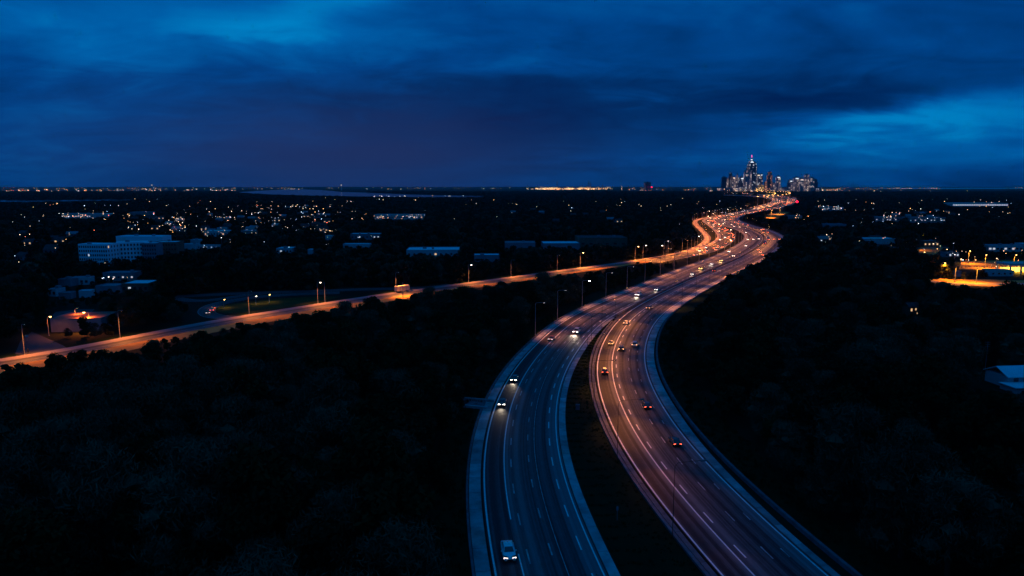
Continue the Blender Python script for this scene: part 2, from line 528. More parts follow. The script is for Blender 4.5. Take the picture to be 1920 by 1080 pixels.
class Path:
    def __init__(self, q):
        self.q = q
        d = np.gradient(q, axis=0)
        d /= np.linalg.norm(d, axis=1)[:, None]
        self.d = d
        self.n = np.stack([d[:, 1], -d[:, 0]], 1)          # to the right of travel
        self.s = np.concatenate([[0], np.cumsum(np.linalg.norm(np.diff(q, axis=0), axis=1))])
        self.len = self.s[-1]
    def at(self, s, off=0.0):
        p = [np.interp(s, self.s, self.q[:, k]) for k in (0, 1)]
        d = [np.interp(s, self.s, self.d[:, k]) for k in (0, 1)]
        l = math.hypot(*d)
        d = (d[0] / l, d[1] / l)
        return (p[0] + d[1] * off, p[1] - d[0] * off), math.atan2(d[1], d[0])
    def near(self, x, y):
        k = int(np.argmin((self.q[:, 0] - x) ** 2 + (self.q[:, 1] - y) ** 2))
        off = (x - self.q[k, 0]) * self.n[k, 0] + (y - self.q[k, 1]) * self.n[k, 1]
        return self.s[k], off
    def cut(self, s0, s1):
        k = (self.s >= s0 - 1e-6) & (self.s <= s1 + 1e-6)
        return Path(self.q[k])

def ribbon(mb, path, o0, o1, z0, z1=None, mi=0, s0=0.0, s1=1e9):
    z1 = z0 if z1 is None else z1
    k = np.where((path.s >= s0) & (path.s <= s1))[0]
    f0 = o0 if callable(o0) else (lambda s: o0)
    f1 = o1 if callable(o1) else (lambda s: o1)
    prev = None
    for i in k:
        s = path.s[i]
        a, bb = f0(s), f1(s)
        p, n = path.q[i], path.n[i]
        L_ = (p[0] + n[0] * a, p[1] + n[1] * a, z0)
        R_ = (p[0] + n[0] * bb, p[1] + n[1] * bb, z1)
        cur = (L_, R_, (a, s), (bb, s))
        if prev:
            mb.face((prev[0], prev[1], R_, L_), mi, (prev[2], prev[3], cur[3], cur[2]))
        prev = cur

def wall_strip(mb, path, o0, o1, zb, zt, mi=0, s0=0.0, s1=1e9):
    """long low solid: top and both sides"""
    ribbon(mb, path, o0, o1, zt, zt, mi, s0, s1)
    ribbon(mb, path, o0, o0 + 0.001, zb, zt, mi, s0, s1)
    ribbon(mb, path, o1 - 0.001, o1, zt, zb, mi, s0, s1)
# ------------------------------------------------------------------ the setting: ground and water
GROUND_R = 60000
mb = MB()
ring = [(GROUND_R * math.cos(a), GROUND_R * math.sin(a), 0.0) for a in np.linspace(0, 2 * math.pi, 96, endpoint=False)]
for k in range(96):
    mb.face(((0, 0, 0), ring[k], ring[(k + 1) % 96]))
tag(mb.build('ground', M['ground']), 'dark wooded plain reaching to the horizon', kind='structure')

def sheet(name, pts, z, m, label, px=True, parent=None):
    b_ = MB()
    P = [(*g(*p), z) if px else (*p, z) for p in pts]
    b_.face(P)
    me = b_.mesh(name, m)
    if me.polygons[0].normal.z < 0:
        me.flip_normals()
    o = link(name, me, parent)
    if not parent:
        tag(o, label, kind='structure')
    return o

sheet('lake', [(447, 360.5), (480, 358), (520, 356), (560, 355), (600, 356.2), (640, 360), (700, 361.8), (760, 364.6), (840, 366.6), (905, 367.4), (900, 369.4),
               (800, 369.6), (700, 368.6), (600, 366.8), (520, 364.8), (470, 362.8)], 0.05, M['water'], 'pale strip of lake water near the horizon')
sheet('lake', [(-120, 375.2), (0, 375.3), (65, 375.8), (130, 374.6), (195, 374.2), (262, 374.3), (262, 375), (195, 376), (60, 378), (-120, 378.5)], 0.05, M['water'],
      'narrow blue inlet of water at the far left')
sheet('lake', [(1590, 352.6), (1760, 352.3), (1895, 352.2), (2000, 352.3), (2000, 353.8), (1895, 354), (1760, 354.1), (1650, 353.4)], 0.05, M['water'],
      'thin blue line of water right of the city')
sheet('lake', [(30, 368.6), (90, 367.6), (130, 367.9), (60, 369.6)], 0.05, M['water'], 'small sliver of water above the inlet')

# ------------------------------------------------------------------ roads
L_px = [(1030, 1080), (1006, 1000), (981, 920), (975, 850), (980, 780), (990, 740), (1014, 690), (1054, 640), (1097, 600), (1165, 566), (1226, 540), (1262, 524),
        (1303, 506), (1345, 490), (1386, 471), (1410, 455), (1416, 446), (1410, 438), (1394, 430.5), (1372, 424), (1356, 417), (1348, 411), (1356, 405.5), (1385, 399),
        (1424, 391.5), (1447, 385.5), (1460, 379), (1450, 372.5), (1415, 368.6), (1358, 366)]
L_pts = [(30, -20), (19, 20), (10.3, 60)] + [g(*p) for p in L_px]
PL = Path(spline(L_pts, 4.0))
R_px = [(1449, 1080), (1370, 1000), (1296, 920), (1237, 850), (1210, 810), (1176, 740), (1162, 690), (1171, 640), (1195, 600), (1216, 582), (1262, 555), (1300, 535)]
R_near = [(68, -20), (56, 20), (45, 60)] + [g(*p) for p in R_px]
sL, _ = PL.near(*g(1303, 506))
sL2, _ = PL.near(*g(1424, 391.5))
R_mid = []
for s in np.arange(sL, sL2, 40.0):
    k = (s - sL) / (sL2 - sL)
    R_mid.append(PL.at(s, 18.6 + 5 * k)[0])
R_far = [g(*p) for p in [(1470, 384), (1487, 378), (1478, 371.3), (1440, 366.4), (1400, 363.9), (1360, 362.3)]]
PR = Path(spline(R_near + R_mid + R_far, 4.0))
F_px = [(-90, 690), (0, 677), (165, 650), (362, 609), (480, 590), (630, 566), (730, 551), (830, 537.5), (955, 521), (1045, 508.5), (1135, 497), (1172, 492), (1210, 486),
        (1272, 475), (1310, 462), (1325, 447.5), (1314, 432), (1303, 420), (1303, 414), (1317, 409.5), (1360, 402.8)]
PF = Path(spline([g(*p) for p in F_px], 4.0))
G_px = [(1215, 491), (1275, 481), (1322, 471), (1350, 458), (1363, 447), (1358, 436), (1340, 422), (1329, 414), (1341, 407.8), (1366, 403)]
PG = Path(spline([g(*p) for p in G_px], 4.0))

def s_of(path, px, py):
    return path.near(*g(px, py))[0]

ZR = 0.10
def carriageway(name, label, path, w0, w1, material, z=ZR):
    b_ = MB()
    ribbon(b_, path, w0, w1, z)
    o = b_.build(name, material)
    return tag(o, label, kind='structure')

def line(path, parent, off, wd, s0, s1, dash=None, gap=None, m='paint', z=ZR + 0.004, mat_=None):
    b_ = MB()
    if dash is None:
        ribbon(b_, path, off - wd / 2, off + wd / 2, z, s0=s0, s1=s1)
    else:
        s = s0
        while s < s1:
            a, ra = path.at(s, off)
            e, re = path.at(s + dash, off)
            nx, ny = math.sin(ra) * wd / 2, -math.cos(ra) * wd / 2
            mx, my = math.sin(re) * wd / 2, -math.cos(re) * wd / 2
            b_.face(((a[0] - nx, a[1] - ny, z), (a[0] + nx, a[1] + ny, z), (e[0] + mx, e[1] + my, z), (e[0] - mx, e[1] - my, z)))
            s += dash + gap
    return b_.build('lane_marking', mat_ or M[m], parent)

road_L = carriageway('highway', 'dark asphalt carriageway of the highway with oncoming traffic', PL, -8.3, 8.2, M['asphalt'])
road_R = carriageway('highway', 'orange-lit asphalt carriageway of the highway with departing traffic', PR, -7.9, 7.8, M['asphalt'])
sE = s_of(PL, 1424, 391.5)
for off, wd, d_, g_, m_ in ((-7.9, 0.30, None, None, 'paint'), (7.7, 0.26, None, None, 'paint'), (-3.9, 0.22, None, None, 'paint'), (-2.5, 0.24, 4.2, 7.6, 'paint_worn'),
                            (1.2, 0.24, 3.6, 8.4, 'paint_worn'), (6.0, 0.24, 4.4, 6.6, 'paint'), (2.6, 0.14, None, None, 'paint_worn')):  # the thin unbroken line is a light trail drawn as paint
    line(PL, road_L, off, wd, 0 if off != -3.9 else 128, sE, d_, g_, m_)
line(PL, road_L, -3.9, 0.22, 40, 118, 9, 3.0, 'paint')
sER = s_of(PR, *( -1, -1)) if False else PR.near(*PL.at(sE, 20)[0])[0]
for off, wd, d_, g_, m_ in ((-7.5, 0.30, None, None, 'paint'), (7.4, 0.28, None, None, 'paint'), (-3.0, 0.26, None, None, 'paint'), (-1.7, 0.24, 3.8, 7.2, 'paint'),
                            (2.2, 0.22, 3.6, 8.4, 'paint_worn'), (5.0, 0.20, 2.6, 9.4, 'paint_worn')):
    line(PR, road_R, off, wd, 0, sER, d_, g_, m_)

def slabs(name, label, path, o0, o1, zt, zb, length, s0, s1, s_end, gap=0.10, m='concrete'):
    """concrete shoulder: cast slabs with open joints near, one strip beyond"""
    b_ = MB()
    fo = o1 if callable(o1) else (lambda s_: o1)
    s = s0
    while s + length < s1 + 0.1:
        s += length
    ribbon(b_, path, o0 + .01, lambda s_: fo(s_) - .01, zt - .015, s0=s - 4.1, s1=s_end)
    ribbon(b_, path, o0 - 0.04, lambda s_: fo(s_) + 0.04, zb + 0.01, mi=1, s0=s0, s1=s_end)
    root = tag(b_.build(name, [M[m], M['joint']]), label, kind='structure')
    s = s0
    while s + length < s1 + 0.1:
        q = MB()
        pts = []
        dz = random.uniform(-0.012, 0.012)
        for k in range(3):
            ss = s + gap / 2 + (length - gap) * k / 2
            a, _ = path.at(ss, o0)
            c, _ = path.at(ss, fo(ss))
            pts.append((a, c))
        zz = zt + dz
        for (a0, c0), (a1, c1) in zip(pts, pts[1:]):
            q.face(((*a0, zz), (*c0, zz), (*c1, zz), (*a1, zz)))
            q.face(((*a0, zb), (*a0, zz), (*a1, zz), (*a1, zb))[::-1])
            q.face(((*c0, zb), (*c0, zz), (*c1, zz), (*c1, zb)))
        q.face(((*pts[0][0], zb), (*pts[0][1], zb), (*pts[0][1], zz), (*pts[0][0], zz)))
        q.face(((*pts[2][1], zb), (*pts[2][0], zb), (*pts[2][0], zz), (*pts[2][1], zz)))
        q.build('slab', M[m], root)
        s += length
    return root

sM_R = next(s for s in np.arange(60, sER, 2.0) if PL.near(*PR.at(s, -10.1)[0])[1] < 10.2)      # here the median has closed
sM_L = PL.near(*PR.at(sM_R, -10.1)[0])[0]
sN = s_of(PL, 1097, 600)
sNR = s_of(PR, 1195, 600)
slabs('shoulder', 'pale concrete shoulder along the outer side of the oncoming carriageway', PL, -10.8, -8.6, 0.16, 0.02, 6.4, 40, sN, sE)
slabs('shoulder', 'narrow pale concrete strip between oncoming carriageway and median', PL, 8.4, 10.0, 0.16, 0.02, 8.0, 40, sM_L, sM_L)
slabs('shoulder', 'pale concrete shoulder along the outer side of the departing carriageway', PR, 8.0, lambda s_: 9.2 + 1.3 * min(1, max(0, (s_ - s_of(PR, 1370, 1000)) / (s_of(PR, 1190, 775) - s_of(PR, 1370, 1000)))), 0.16, 0.02, 6.4, 40, sNR, sER)
slabs('shoulder', 'thin concrete strip between median and departing carriageway', PR, -9.2, -8.3, 0.16, 0.02, 9.0, 40, sM_R, sM_R, m='concrete_d')

def barrier(label, path, o0, o1, zt, s0, s1, m='concrete_d'):
    b_ = MB()
    wall_strip(b_, path, o0, o1, 0.0, zt, s0=s0, s1=s1)
    return tag(b_.build('barrier', M[m]), label, 'barrier')
barrier('low concrete edge beam outside the shoulder of the oncoming carriageway', PL, -11.35, -10.95, 0.55, 40, sE)
barrier('stained concrete barrier outside the shoulder of the departing carriageway', PR, 11.1, 11.7, 0.75, 30, sER)
barrier('low dark kerb wall on the median side of the departing carriageway', PR, -10.1, -9.5, 0.42, 40, sM_R - 6)

b_ = MB(); wl = MB()
prev = None
for s in np.arange(sM_R - 4, sER, 4.0):
    pr, _ = PR.at(s, -7.7)
    pl, _ = PL.at(PL.near(*pr)[0], 8.1)
    cur = ((*pl, 0.085), (*pr, 0.085))
    if prev:
        b_.face((prev[0], prev[1], cur[1], cur[0]))
    prev = cur
tag(b_.build('median', M['asphalt2']), 'narrow paved median where the carriageways run side by side', kind='structure')
PM = Path(np.array([(np.array(PR.at(s, -7.7)[0]) + np.array(PL.at(PL.near(*PR.at(s, -7.7)[0])[0], 8.1)[0])) / 2 for s in np.arange(sM_R + 2, sER, 4.0)]))
wall_strip(wl, PM, -.3, .3, 0.05, 0.95)
tag(wl.build('barrier', M['concrete_d']), 'dark concrete median barrier between the joined carriageways', 'barrier')

# pale walls and wide paving added so the far sweeps read as bright bands
for path, sa, nm in ((PL, sE, 'inner'), (PR, sER, 'outer')):
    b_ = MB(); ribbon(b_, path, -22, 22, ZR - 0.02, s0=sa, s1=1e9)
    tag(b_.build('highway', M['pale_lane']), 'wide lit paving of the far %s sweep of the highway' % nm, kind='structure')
    for o0, lab in ((-23.5, 'left'), (23.0, 'right')):
        b_ = MB(); wall_strip(b_, path, o0, o0 + 0.5, 0.0, 3.6, s0=sa, s1=1e9)
        tag(b_.build('added_wall', M['concrete']), 'added pale wall catching light on the %s side of the far %s sweep' % (lab, nm), 'wall')

# grass median and verges
b_ = MB()
ks = np.arange(30, sM_R, 4.0)
prev = None
for s in ks:
    pr, _ = PR.at(s, -10.0)
    sl, off = PL.near(*pr)
    pl, _ = PL.at(sl, 10.05)
    if off < 10.2:
        break
    cur = ((*pl, 0.03), (*pr, 0.03))
    if prev:
        b_.face((prev[0], prev[1], cur[1], cur[0]))
    prev = cur
tag(b_.build('median', M['grass']), 'dark grass median between the two carriageways', kind='structure')
for path, a, c, lab in ((PL, -17.5, -11.4, 'dark grass verge beside the oncoming carriageway'), (PR, 12.0, 20.0, 'dark grass verge beside the departing carriageway')):
    b_ = MB()
    ribbon(b_, path, a, c, 0.03, s0=20, s1=sN + 150)
    tag(b_.build('verge', M['grass']), lab, kind='structure')

# side access stub with two parapets that leaves the outer shoulder
sA, _ = PL.near(*g(900, 762))
(pa, ha) = PL.at(sA, -11.4)
st = thing('access_ramp', (pa[0], pa[1], 0), ha + math.pi / 2 - 0.18, 'small concrete access ramp with two parapets beside the shoulder', 'ramp')
q = MB(); q.box((3.2, 0, 0.05), (7.6, 5.0, 0.14)); q.build('deck', M['concrete_d'], st)
for yy in (-2.9, 2.9):
    q = MB(); q.box((2.6, yy, 0.35), (9.6, 0.5, 0.8)); q.build('parapet', M['concrete'], st)

# frontage road
sFo = s_of(PF, 1150, 495)
def taper(a, c, s0, s1):
    return lambda s: a + (c - a) * min(1, max(0, (s - s0) / (s1 - s0)))
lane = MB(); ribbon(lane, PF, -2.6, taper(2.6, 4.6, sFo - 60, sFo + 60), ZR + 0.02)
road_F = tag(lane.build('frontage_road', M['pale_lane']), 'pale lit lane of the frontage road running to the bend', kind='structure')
lane = MB(); ribbon(lane, PF, 2.62, taper(9.6, 5.0, sFo - 60, sFo + 60), ZR, s1=sFo + 60)
road_F2 = tag(lane.build('frontage_road', M['asphalt2']), 'dark asphalt lane on the near side of the frontage road', kind='structure')
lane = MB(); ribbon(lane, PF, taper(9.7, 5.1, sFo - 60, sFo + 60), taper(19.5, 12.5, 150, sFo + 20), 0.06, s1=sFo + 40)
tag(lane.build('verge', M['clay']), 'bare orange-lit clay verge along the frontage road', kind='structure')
lane = MB(); ribbon(lane, PF, -9.5, -2.7, 0.04, s1=sFo)
tag(lane.build('verge', M['grass']), 'dark grass strip on the far side of the frontage road', kind='structure')
line(PF, road_F2, 9.2, 0.2, 0, sFo, None, None, 'paint_worn')
line(PF, road_F2, 6.2, 0.15, 0, sFo, 3, 7, 'paint_worn')
road_G = carriageway('link_road', 'busy link road bending beside the highway', PG, -7, 8.5, M['asphalt2'])
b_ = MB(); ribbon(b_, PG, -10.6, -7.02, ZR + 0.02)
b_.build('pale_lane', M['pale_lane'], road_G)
for off in (-6.7, 8.2):
    line(PG, road_G, off, 0.3, 0, 1e9)
for off in (-3.6, 0, 3.6):
    line(PG, road_G, off, 0.25, 0, PG.len - 10, 5, 9)

def local_road(label, px, wd, m='asphalt2', z=0.09, closed=False):
    P_ = Path(spline([g(*p) for p in px], 3.0, 1.0))
    b_ = MB(); ribbon(b_, P_, -wd / 2, wd / 2, z)
    o = tag(b_.build('local_road', M[m]), label, kind='structure')
    line(P_, o, wd / 2 - 0.25, 0.15, 0, 1e9, z=z + 0.004, m='paint_worn')
    line(P_, o, -wd / 2 + 0.25, 0.15, 0, 1e9, z=z + 0.004, m='paint_worn')
    return P_
PLOOP = local_road('loop ramp curving off the frontage road around the lit lawn', [(455, 596), (405, 596), (386, 588), (388, 578), (405, 570), (440, 563), (490, 556), (560, 552), (640, 549)], 7.5)
PLOC = local_road('unlit local road behind the frontage road', [(330, 556), (440, 551), (560, 547), (660, 543.5), (740, 541), (800, 540), (850, 534)], 8.5)
PLOC2 = local_road('narrow side street joining the loop ramp', [(330, 560), (380, 566), (430, 558), (520, 547)], 6.5, z=0.075)
sheet('lawn', [(404, 583), (412, 574), (450, 568), (520, 560), (600, 556), (640, 556), (600, 566), (520, 579), (470, 586), (425, 588)], 0.045, M['lawn'], 'mown green lawn inside the loop ramp')
sheet('forecourt', [(28, 664), (38, 640), (60, 622), (85, 633), (118, 648), (125, 652), (60, 668)], 0.05, M['asphalt2'], 'paved junction area beside the frontage road')
sheet('forecourt', [(96, 594), (104, 585), (150, 580), (178, 580), (166, 590), (110, 597)], 0.05, M['asphalt2'], 'small paved yard behind the flat-roofed building')
PBR = local_road('overpass deck crossing behind the highway bend', [(1352, 414.5), (1372, 416.5), (1400, 419.5)], 14, 'concrete', 0.12)
# right-hand commercial quarter
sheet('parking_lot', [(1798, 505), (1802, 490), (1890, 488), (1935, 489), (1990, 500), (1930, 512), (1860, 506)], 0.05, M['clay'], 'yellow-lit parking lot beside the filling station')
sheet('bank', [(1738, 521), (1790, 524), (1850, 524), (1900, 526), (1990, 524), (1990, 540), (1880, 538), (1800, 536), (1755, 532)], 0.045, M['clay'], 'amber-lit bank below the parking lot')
PY = local_road('lamp-lit road along the foot of the grass bank', [(1735, 526), (1790, 533), (1850, 533), (1920, 533), (2000, 528)], 6, 'pale_lane', 0.075)
PX = local_road('lit street behind the commercial quarter', [(1640, 460), (1700, 466), (1770, 464), (1850, 466), (1930, 469), (2020, 472)], 9, 'asphalt2', 0.07)
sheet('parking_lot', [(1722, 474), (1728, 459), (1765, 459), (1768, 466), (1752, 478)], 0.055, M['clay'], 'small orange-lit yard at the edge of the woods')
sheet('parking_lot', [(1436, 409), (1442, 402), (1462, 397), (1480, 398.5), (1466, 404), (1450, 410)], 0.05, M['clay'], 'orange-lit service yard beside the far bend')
sheet('pasture', [(640, 456), (655, 444), (720, 443), (712, 456)], 0.03, M['grass'], 'dark open field among far roofs')
# ------------------------------------------------------------------ street lamps
SODIUM, WARM, COOL = (1.0, 0.27, 0.035), (1.0, 0.58, 0.34), (0.80, 0.90, 1.0)
_spots = {}
def spot_data(name, energy, color, size=150, blend=0.9, radius=0.25):
    key = (name, energy)
    if key not in _spots:
        d = bpy.data.lights.new(name, 'SPOT')
        d.energy = energy
        d.color = color
        d.spot_size = R(size)
        d.spot_blend = blend
        d.shadow_soft_size = radius
        _spots[key] = d
    return _spots[key]

_lamp_parts = {}
def lamp_meshes(h, arm, far=False):
    key = (h, arm)
    if key not in _lamp_parts:
        p = MB(); p.tube([(0, 0, 0), (0, 0, 0.5), (0, 0, h * 0.55), (0, 0, h - 0.6)], [0.20, 0.15, 0.12, 0.09], 8)
        p.box((0, 0, 0.03), (0.55, 0.55, 0.06))
        a = MB(); a.tube([(0, 0, h - 0.75), (0, 0.12, h - 0.3), (0, 0.6, h - 0.05), (0, arm * 0.6, h + 0.05), (0, arm, h + 0.1)], [0.085, 0.08, 0.07, 0.06, 0.055], 6)
        hd = MB(); hd.loft([[(x * k, arm + dy, h + 0.08 + z * k) for x, z in ((-0.20, -0.10), (0.20, -0.10), (0.24, 0.0), (0.14, 0.12), (-0.14, 0.12), (-0.24, 0.0))]
                            for dy, k in ((-0.25, 0.6), (0.1, 1.0), (0.75, 1.0), (1.0, 0.55))])
        ln = MB(); ln.loft([[(0.15 * k * math.cos(t), arm + 0.38 + 0.30 * k * math.sin(t), h - z) for t in np.linspace(0, 2 * math.pi, 10, endpoint=False)]
                            for k, z in ((1.0, 0.015), (0.9, 0.045))])
        dl = MB(); dl.loft([[(0.30 * k * math.cos(t), arm + 0.42 + 0.46 * k * math.sin(t), h - z) for t in np.linspace(0, 2 * math.pi, 10, endpoint=False)]
                            for k, z in ((1.0, -0.04), (1.05, 0.08), (0.75, 0.26), (0.2, 0.32))])
        _lamp_parts[key] = (p.mesh('pole', M['pole']), a.mesh('arm', M['pole']), hd.mesh('lamp_head', M['housing']),
                            {k: ln.mesh('lens', M[k]) for k in ('sodium', 'warm', 'cool', 'off')}, {k: dl.mesh('lens', M[k]) for k in ('sodium', 'warm', 'cool', 'off')})
    return _lamp_parts[key]

def street_lamp(x, y, rz, label, group, h=11.0, arm=2.2, kind='sodium', bright=False, light=None, tilt=0.0, pole=None):
    """arm points along local +Y"""
    pm, am, hm, lens, drop = lamp_meshes(h, arm)
    o = thing('street_lamp', (x, y, 0), rz, label, 'street lamp', group)
    if pole:
        key = ('dark', h, arm)
        if key not in _lamp_parts:
            sp = MB(); sp.tube([(0, 0, 0), (0, 0, h - 0.6)], [0.065, 0.045], 6)
            sa = MB(); sa.tube([(0, 0, h - 0.65), (0, 0.5, h - 0.02), (0, arm, h + 0.1)], [0.045, 0.04, 0.035], 5)
            pd, ad = sp.mesh('pole', M['trim']), sa.mesh('arm', M['trim'])
            _lamp_parts[key] = (pd, ad)
        pm, am = _lamp_parts[key]
    link('pole', pm, o)
    link('arm', am, o); link('lamp_head', hm, o)
    link('lens', (drop if bright else lens)[kind], o)
    if light:
        link('lamp_light', light, o, (0, arm + 0.42, h - 0.55)).rotation_euler = (tilt, 0, 0)
    return o

def lamp_on(path, s, off, side, label, group, **kw):
    (x, y), hd = path.at(s, off)
    # side +1: arm reaches to the right of travel, -1 to the left
    return street_lamp(x, y, hd - math.pi if side > 0 else hd, label, group, **kw)

F_LIGHT = spot_data('sodium_street_light', 21000, SODIUM, 146, 1.0)
F_LIGHT_HI = spot_data('sodium_street_light', 44000, SODIUM, 146, 1.0)
L_LIGHT = spot_data('warm_street_light', 12500, (1.0, 0.29, 0.09), 112, 1.0)
L_LIGHT_FAR = spot_data('warm_street_light', 17000, (1.0, 0.27, 0.05), 140, 1.0)
R_LIGHT = spot_data('amber_fill_light', 6800, (1.0, 0.29, 0.045), 80, 1.0)  # added lamps, lighting the departing carriageway in place of light trails
R_SIDE = spot_data('amber_side_fill', 15000, (1.0, 0.29, 0.045), 66, 1.0)
R_SIDE_DIM = spot_data('amber_side_fill', 4500, (1.0, 0.25, 0.045), 66, 1.0)
R_SIDE_DIM2 = spot_data('amber_side_fill', 700, (1.0, 0.22, 0.05), 70, 1.0)
R_DIM = spot_data('amber_fill_light', 1600, (1.0, 0.24, 0.05), 84, 1.0)
R_DIM2 = spot_data('amber_fill_light', 400, (1.0, 0.22, 0.05), 84, 1.0)
FAR_LIGHT = spot_data('added_mast_light', 5000000, (1.0, 0.30, 0.07), 160)
LOT_LIGHT = spot_data('lot_light', 26000, (1.0, 0.34, 0.02), 160)

f_lit = [((30, 665), 'at the paved junction', 'sodium', False), ((238, 634), 'standing alone past the junction trees', 'sodium', False),
         ((461, 590), 'beside the lit lawn', 'warm', False), ((591, 568), 'with warm glow left of a thin unlit pole', 'warm', True),
         ((742, 546), 'next to the orange box trailer', 'warm', False), ((883, 529), 'with bright warm head right of the trailer', 'warm', True),
         ((1043, 506), 'right of a gap in the tree line', 'sodium', False), ((1089, 501), 'with glowing sodium head below the pale-roofed sheds', 'sodium', True),
         ((1197, 488), 'with the brightest orange head before the bend', 'sodium', True), ((1218, 486), 'with small white head right of the brightest one', 'warm', True)]
occupied = []
for (p, where, kind, br) in f_lit:
    s, _ = PF.near(*g(*p))
    occupied.append(s)
    lamp_on(PF, s, -3.4, 1, 'frontage road street lamp ' + where, 'street lamps on the frontage road', kind=kind, bright=br, h=10.5, tilt=R(22),
            light=F_LIGHT_HI if s > sFo - 40 else F_LIGHT)
s = 15.0  # further hooded lamps added between these to light the lane evenly
while s < PF.len - 30:
    if min(abs(s - o) for o in occupied) > 33:
        d_ = np.linalg.norm(PF.at(s)[0])
        lamp_on(PF, s, -3.4, 1, 'added hooded street lamp on the frontage road' if s < sFo else 'far added street lamp on the orange ramp', 'added street lamps on the frontage road' if s < sFo else 'added lamps on the far ramp',
                kind='sodium', h=10.5, tilt=R(22), light=F_LIGHT_HI if s > sFo - 40 else F_LIGHT)
        occupied.append(s)
    s += 12
# thin unlit pole beside the lamp with the warm glow
px_, py_ = PF.at(s_of(PF, 608, 566), -3.3)[0]
street_lamp(px_, py_, 0.4, 'thin dark unlit pole right of the warm lamp on the frontage road', None, h=9.5, arm=0.5, kind='off')

# oncoming carriageway: poles along the outer shoulder
s0 = s_of(PL, 1064, 632)
k = 0
for s in np.arange(s0, sE, 32.0):
    d_ = np.linalg.norm(PL.at(s)[0])
    lit = k == 2
    lab = ('tall highway lamp with glowing head nearest to the woods' if lit else 'tall dark highway lamp pole along the outer shoulder' if d_ < 720 else 'tiny far lamp pole along the highway bend')
    lamp_on(PL, s, -12.2, 1, lab, None if lit else 'lamp poles along the oncoming carriageway' if d_ < 720 else 'far highway lamp poles', h=12.5, arm=3.0,
            kind='warm', bright=lit, tilt=R(26), light=L_LIGHT if d_ < 430 else L_LIGHT_FAR if d_ < 1400 or k % 2 == 0 else None)
    k += 1
# departing carriageway: slim lamps added to light it, where no posts stand
s0 = s_of(PR, 1230, 842) - 36.0
for i, s in enumerate(np.arange(s0, sER, 31.0)):
    d_ = np.linalg.norm(PR.at(s)[0])
    pos = PR.at(s, -10.0)[0]
    if abs(PL.near(*pos)[1]) < 9.0:
        off, side = 12.6, -1
    else:
        off, side = -10.6, 1
    lab = 'added slim hooded lamp in the dark median' if side > 0 else ('added hooded lamp behind the outer barrier of the departing carriageway' if d_ < 720 else 'tiny far added lamp on the outer side of the bend')
    lo = lamp_on(PR, s, off, side, lab, 'added median lamps' if side > 0 else ('added lamps behind the outer barrier' if d_ < 720 else 'far added outer lamps'), h=13.0, arm=4.4 if side > 0 else 2.4, kind='sodium', tilt=R(10),
            light=(R_DIM2, R_DIM, R_LIGHT)[min(i, 2)] if side > 0 else L_LIGHT if d_ < 430 else L_LIGHT_FAR if (d_ < 1400 or i % 2 == 0) else None, pole='dark')
    if side > 0:
        for roll in (-46, 46):      # extra spots in the added lamp spread its light along the road
            link('wing_fill', (R_SIDE_DIM2, R_SIDE_DIM, R_SIDE)[min(i, 2)], lo, (0, 4.82, 12.45)).rotation_euler = (R(5), R(roll), 0)
for i, s in enumerate(np.arange(10, PG.len, 36.0)):
    lamp_on(PG, s, -11.4 if i % 2 else 9.4, 1 if i % 2 else -1, 'tiny far lamp on the busy link road', 'lamps on the link road', h=12, arm=3.0, kind='warm', bright=i % 3 == 0, tilt=R(20), light=F_LIGHT_HI)

# masts added to light the far stretch towards the city
def mast_mesh():
    q = MB()
    q.tube([(0, 0, 0), (0, 0, 15), (0, 0, 30)], [0.5, 0.35, 0.22], 8)
    q.tube([(0, 0, 29.6), (0, 0, 30.2)], [1.2, 1.2], 10)
    for a in range(6):
        t = a * math.pi / 3
        q.box((1.7 * math.cos(t), 1.7 * math.sin(t), 29.7), (0.9, 0.9, 0.5), t, 1)
        q.box((1.7 * math.cos(t), 1.7 * math.sin(t), 29.3), (0.8, 0.8, 0.35), t, 2)
    return q.mesh('added_mast', [M['pole'], M['housing'], M['sodium']])
mast = mast_mesh()
for path, sa, nm in ((PL, sE + 60, 'inner'), (PR, sER + 60, 'outer')):
    for s in np.arange(sa, path.len, 150.0):
        (x, y), hd = path.at(s, -13)
        o = thing('added_mast', (x, y, 0), hd, 'tiny added mast lamp on the far %s sweep of the highway' % nm, 'lamp mast', 'added masts on the far %s sweep' % nm)
        link('mast', mast, o)
        link('mast_light', FAR_LIGHT, o, (0, 0, 28.5))

# ------------------------------------------------------------------ cars
CAR_SPECS = {
    'sedan': dict(L=4.6, st=[(-2.30, .70, .36, .76), (-2.2, .84, .28, .92), (-1.5, .91, .22, .99), (0, .92, .2, .96), (1.1, .91, .22, .93), (1.85, .87, .25, .84), (2.22, .78, .3, .72), (2.32, .62, .38, .6)],
                  gh=(-1.85, 1.1, .80, -1.15, .30, .62, .92, 1.46), wb=1.38, hl=(2.16, .60, .68), tl=(-2.27, .60, .80)),
    'suv': dict(L=4.8, st=[(-2.38, .76, .42, 1.0), (-2.3, .90, .34, 1.1), (-1.5, .95, .28, 1.12), (0, .96, .26, 1.1), (1.1, .95, .28, 1.08), (1.9, .92, .3, 1.0), (2.28, .84, .36, .9), (2.4, .7, .44, .72)],
                gh=(-2.28, 1.15, .84, -2.0, .45, .68, 1.06, 1.76), wb=1.45, hl=(2.24, .66, .84), tl=(-2.37, .68, 1.0)),
}
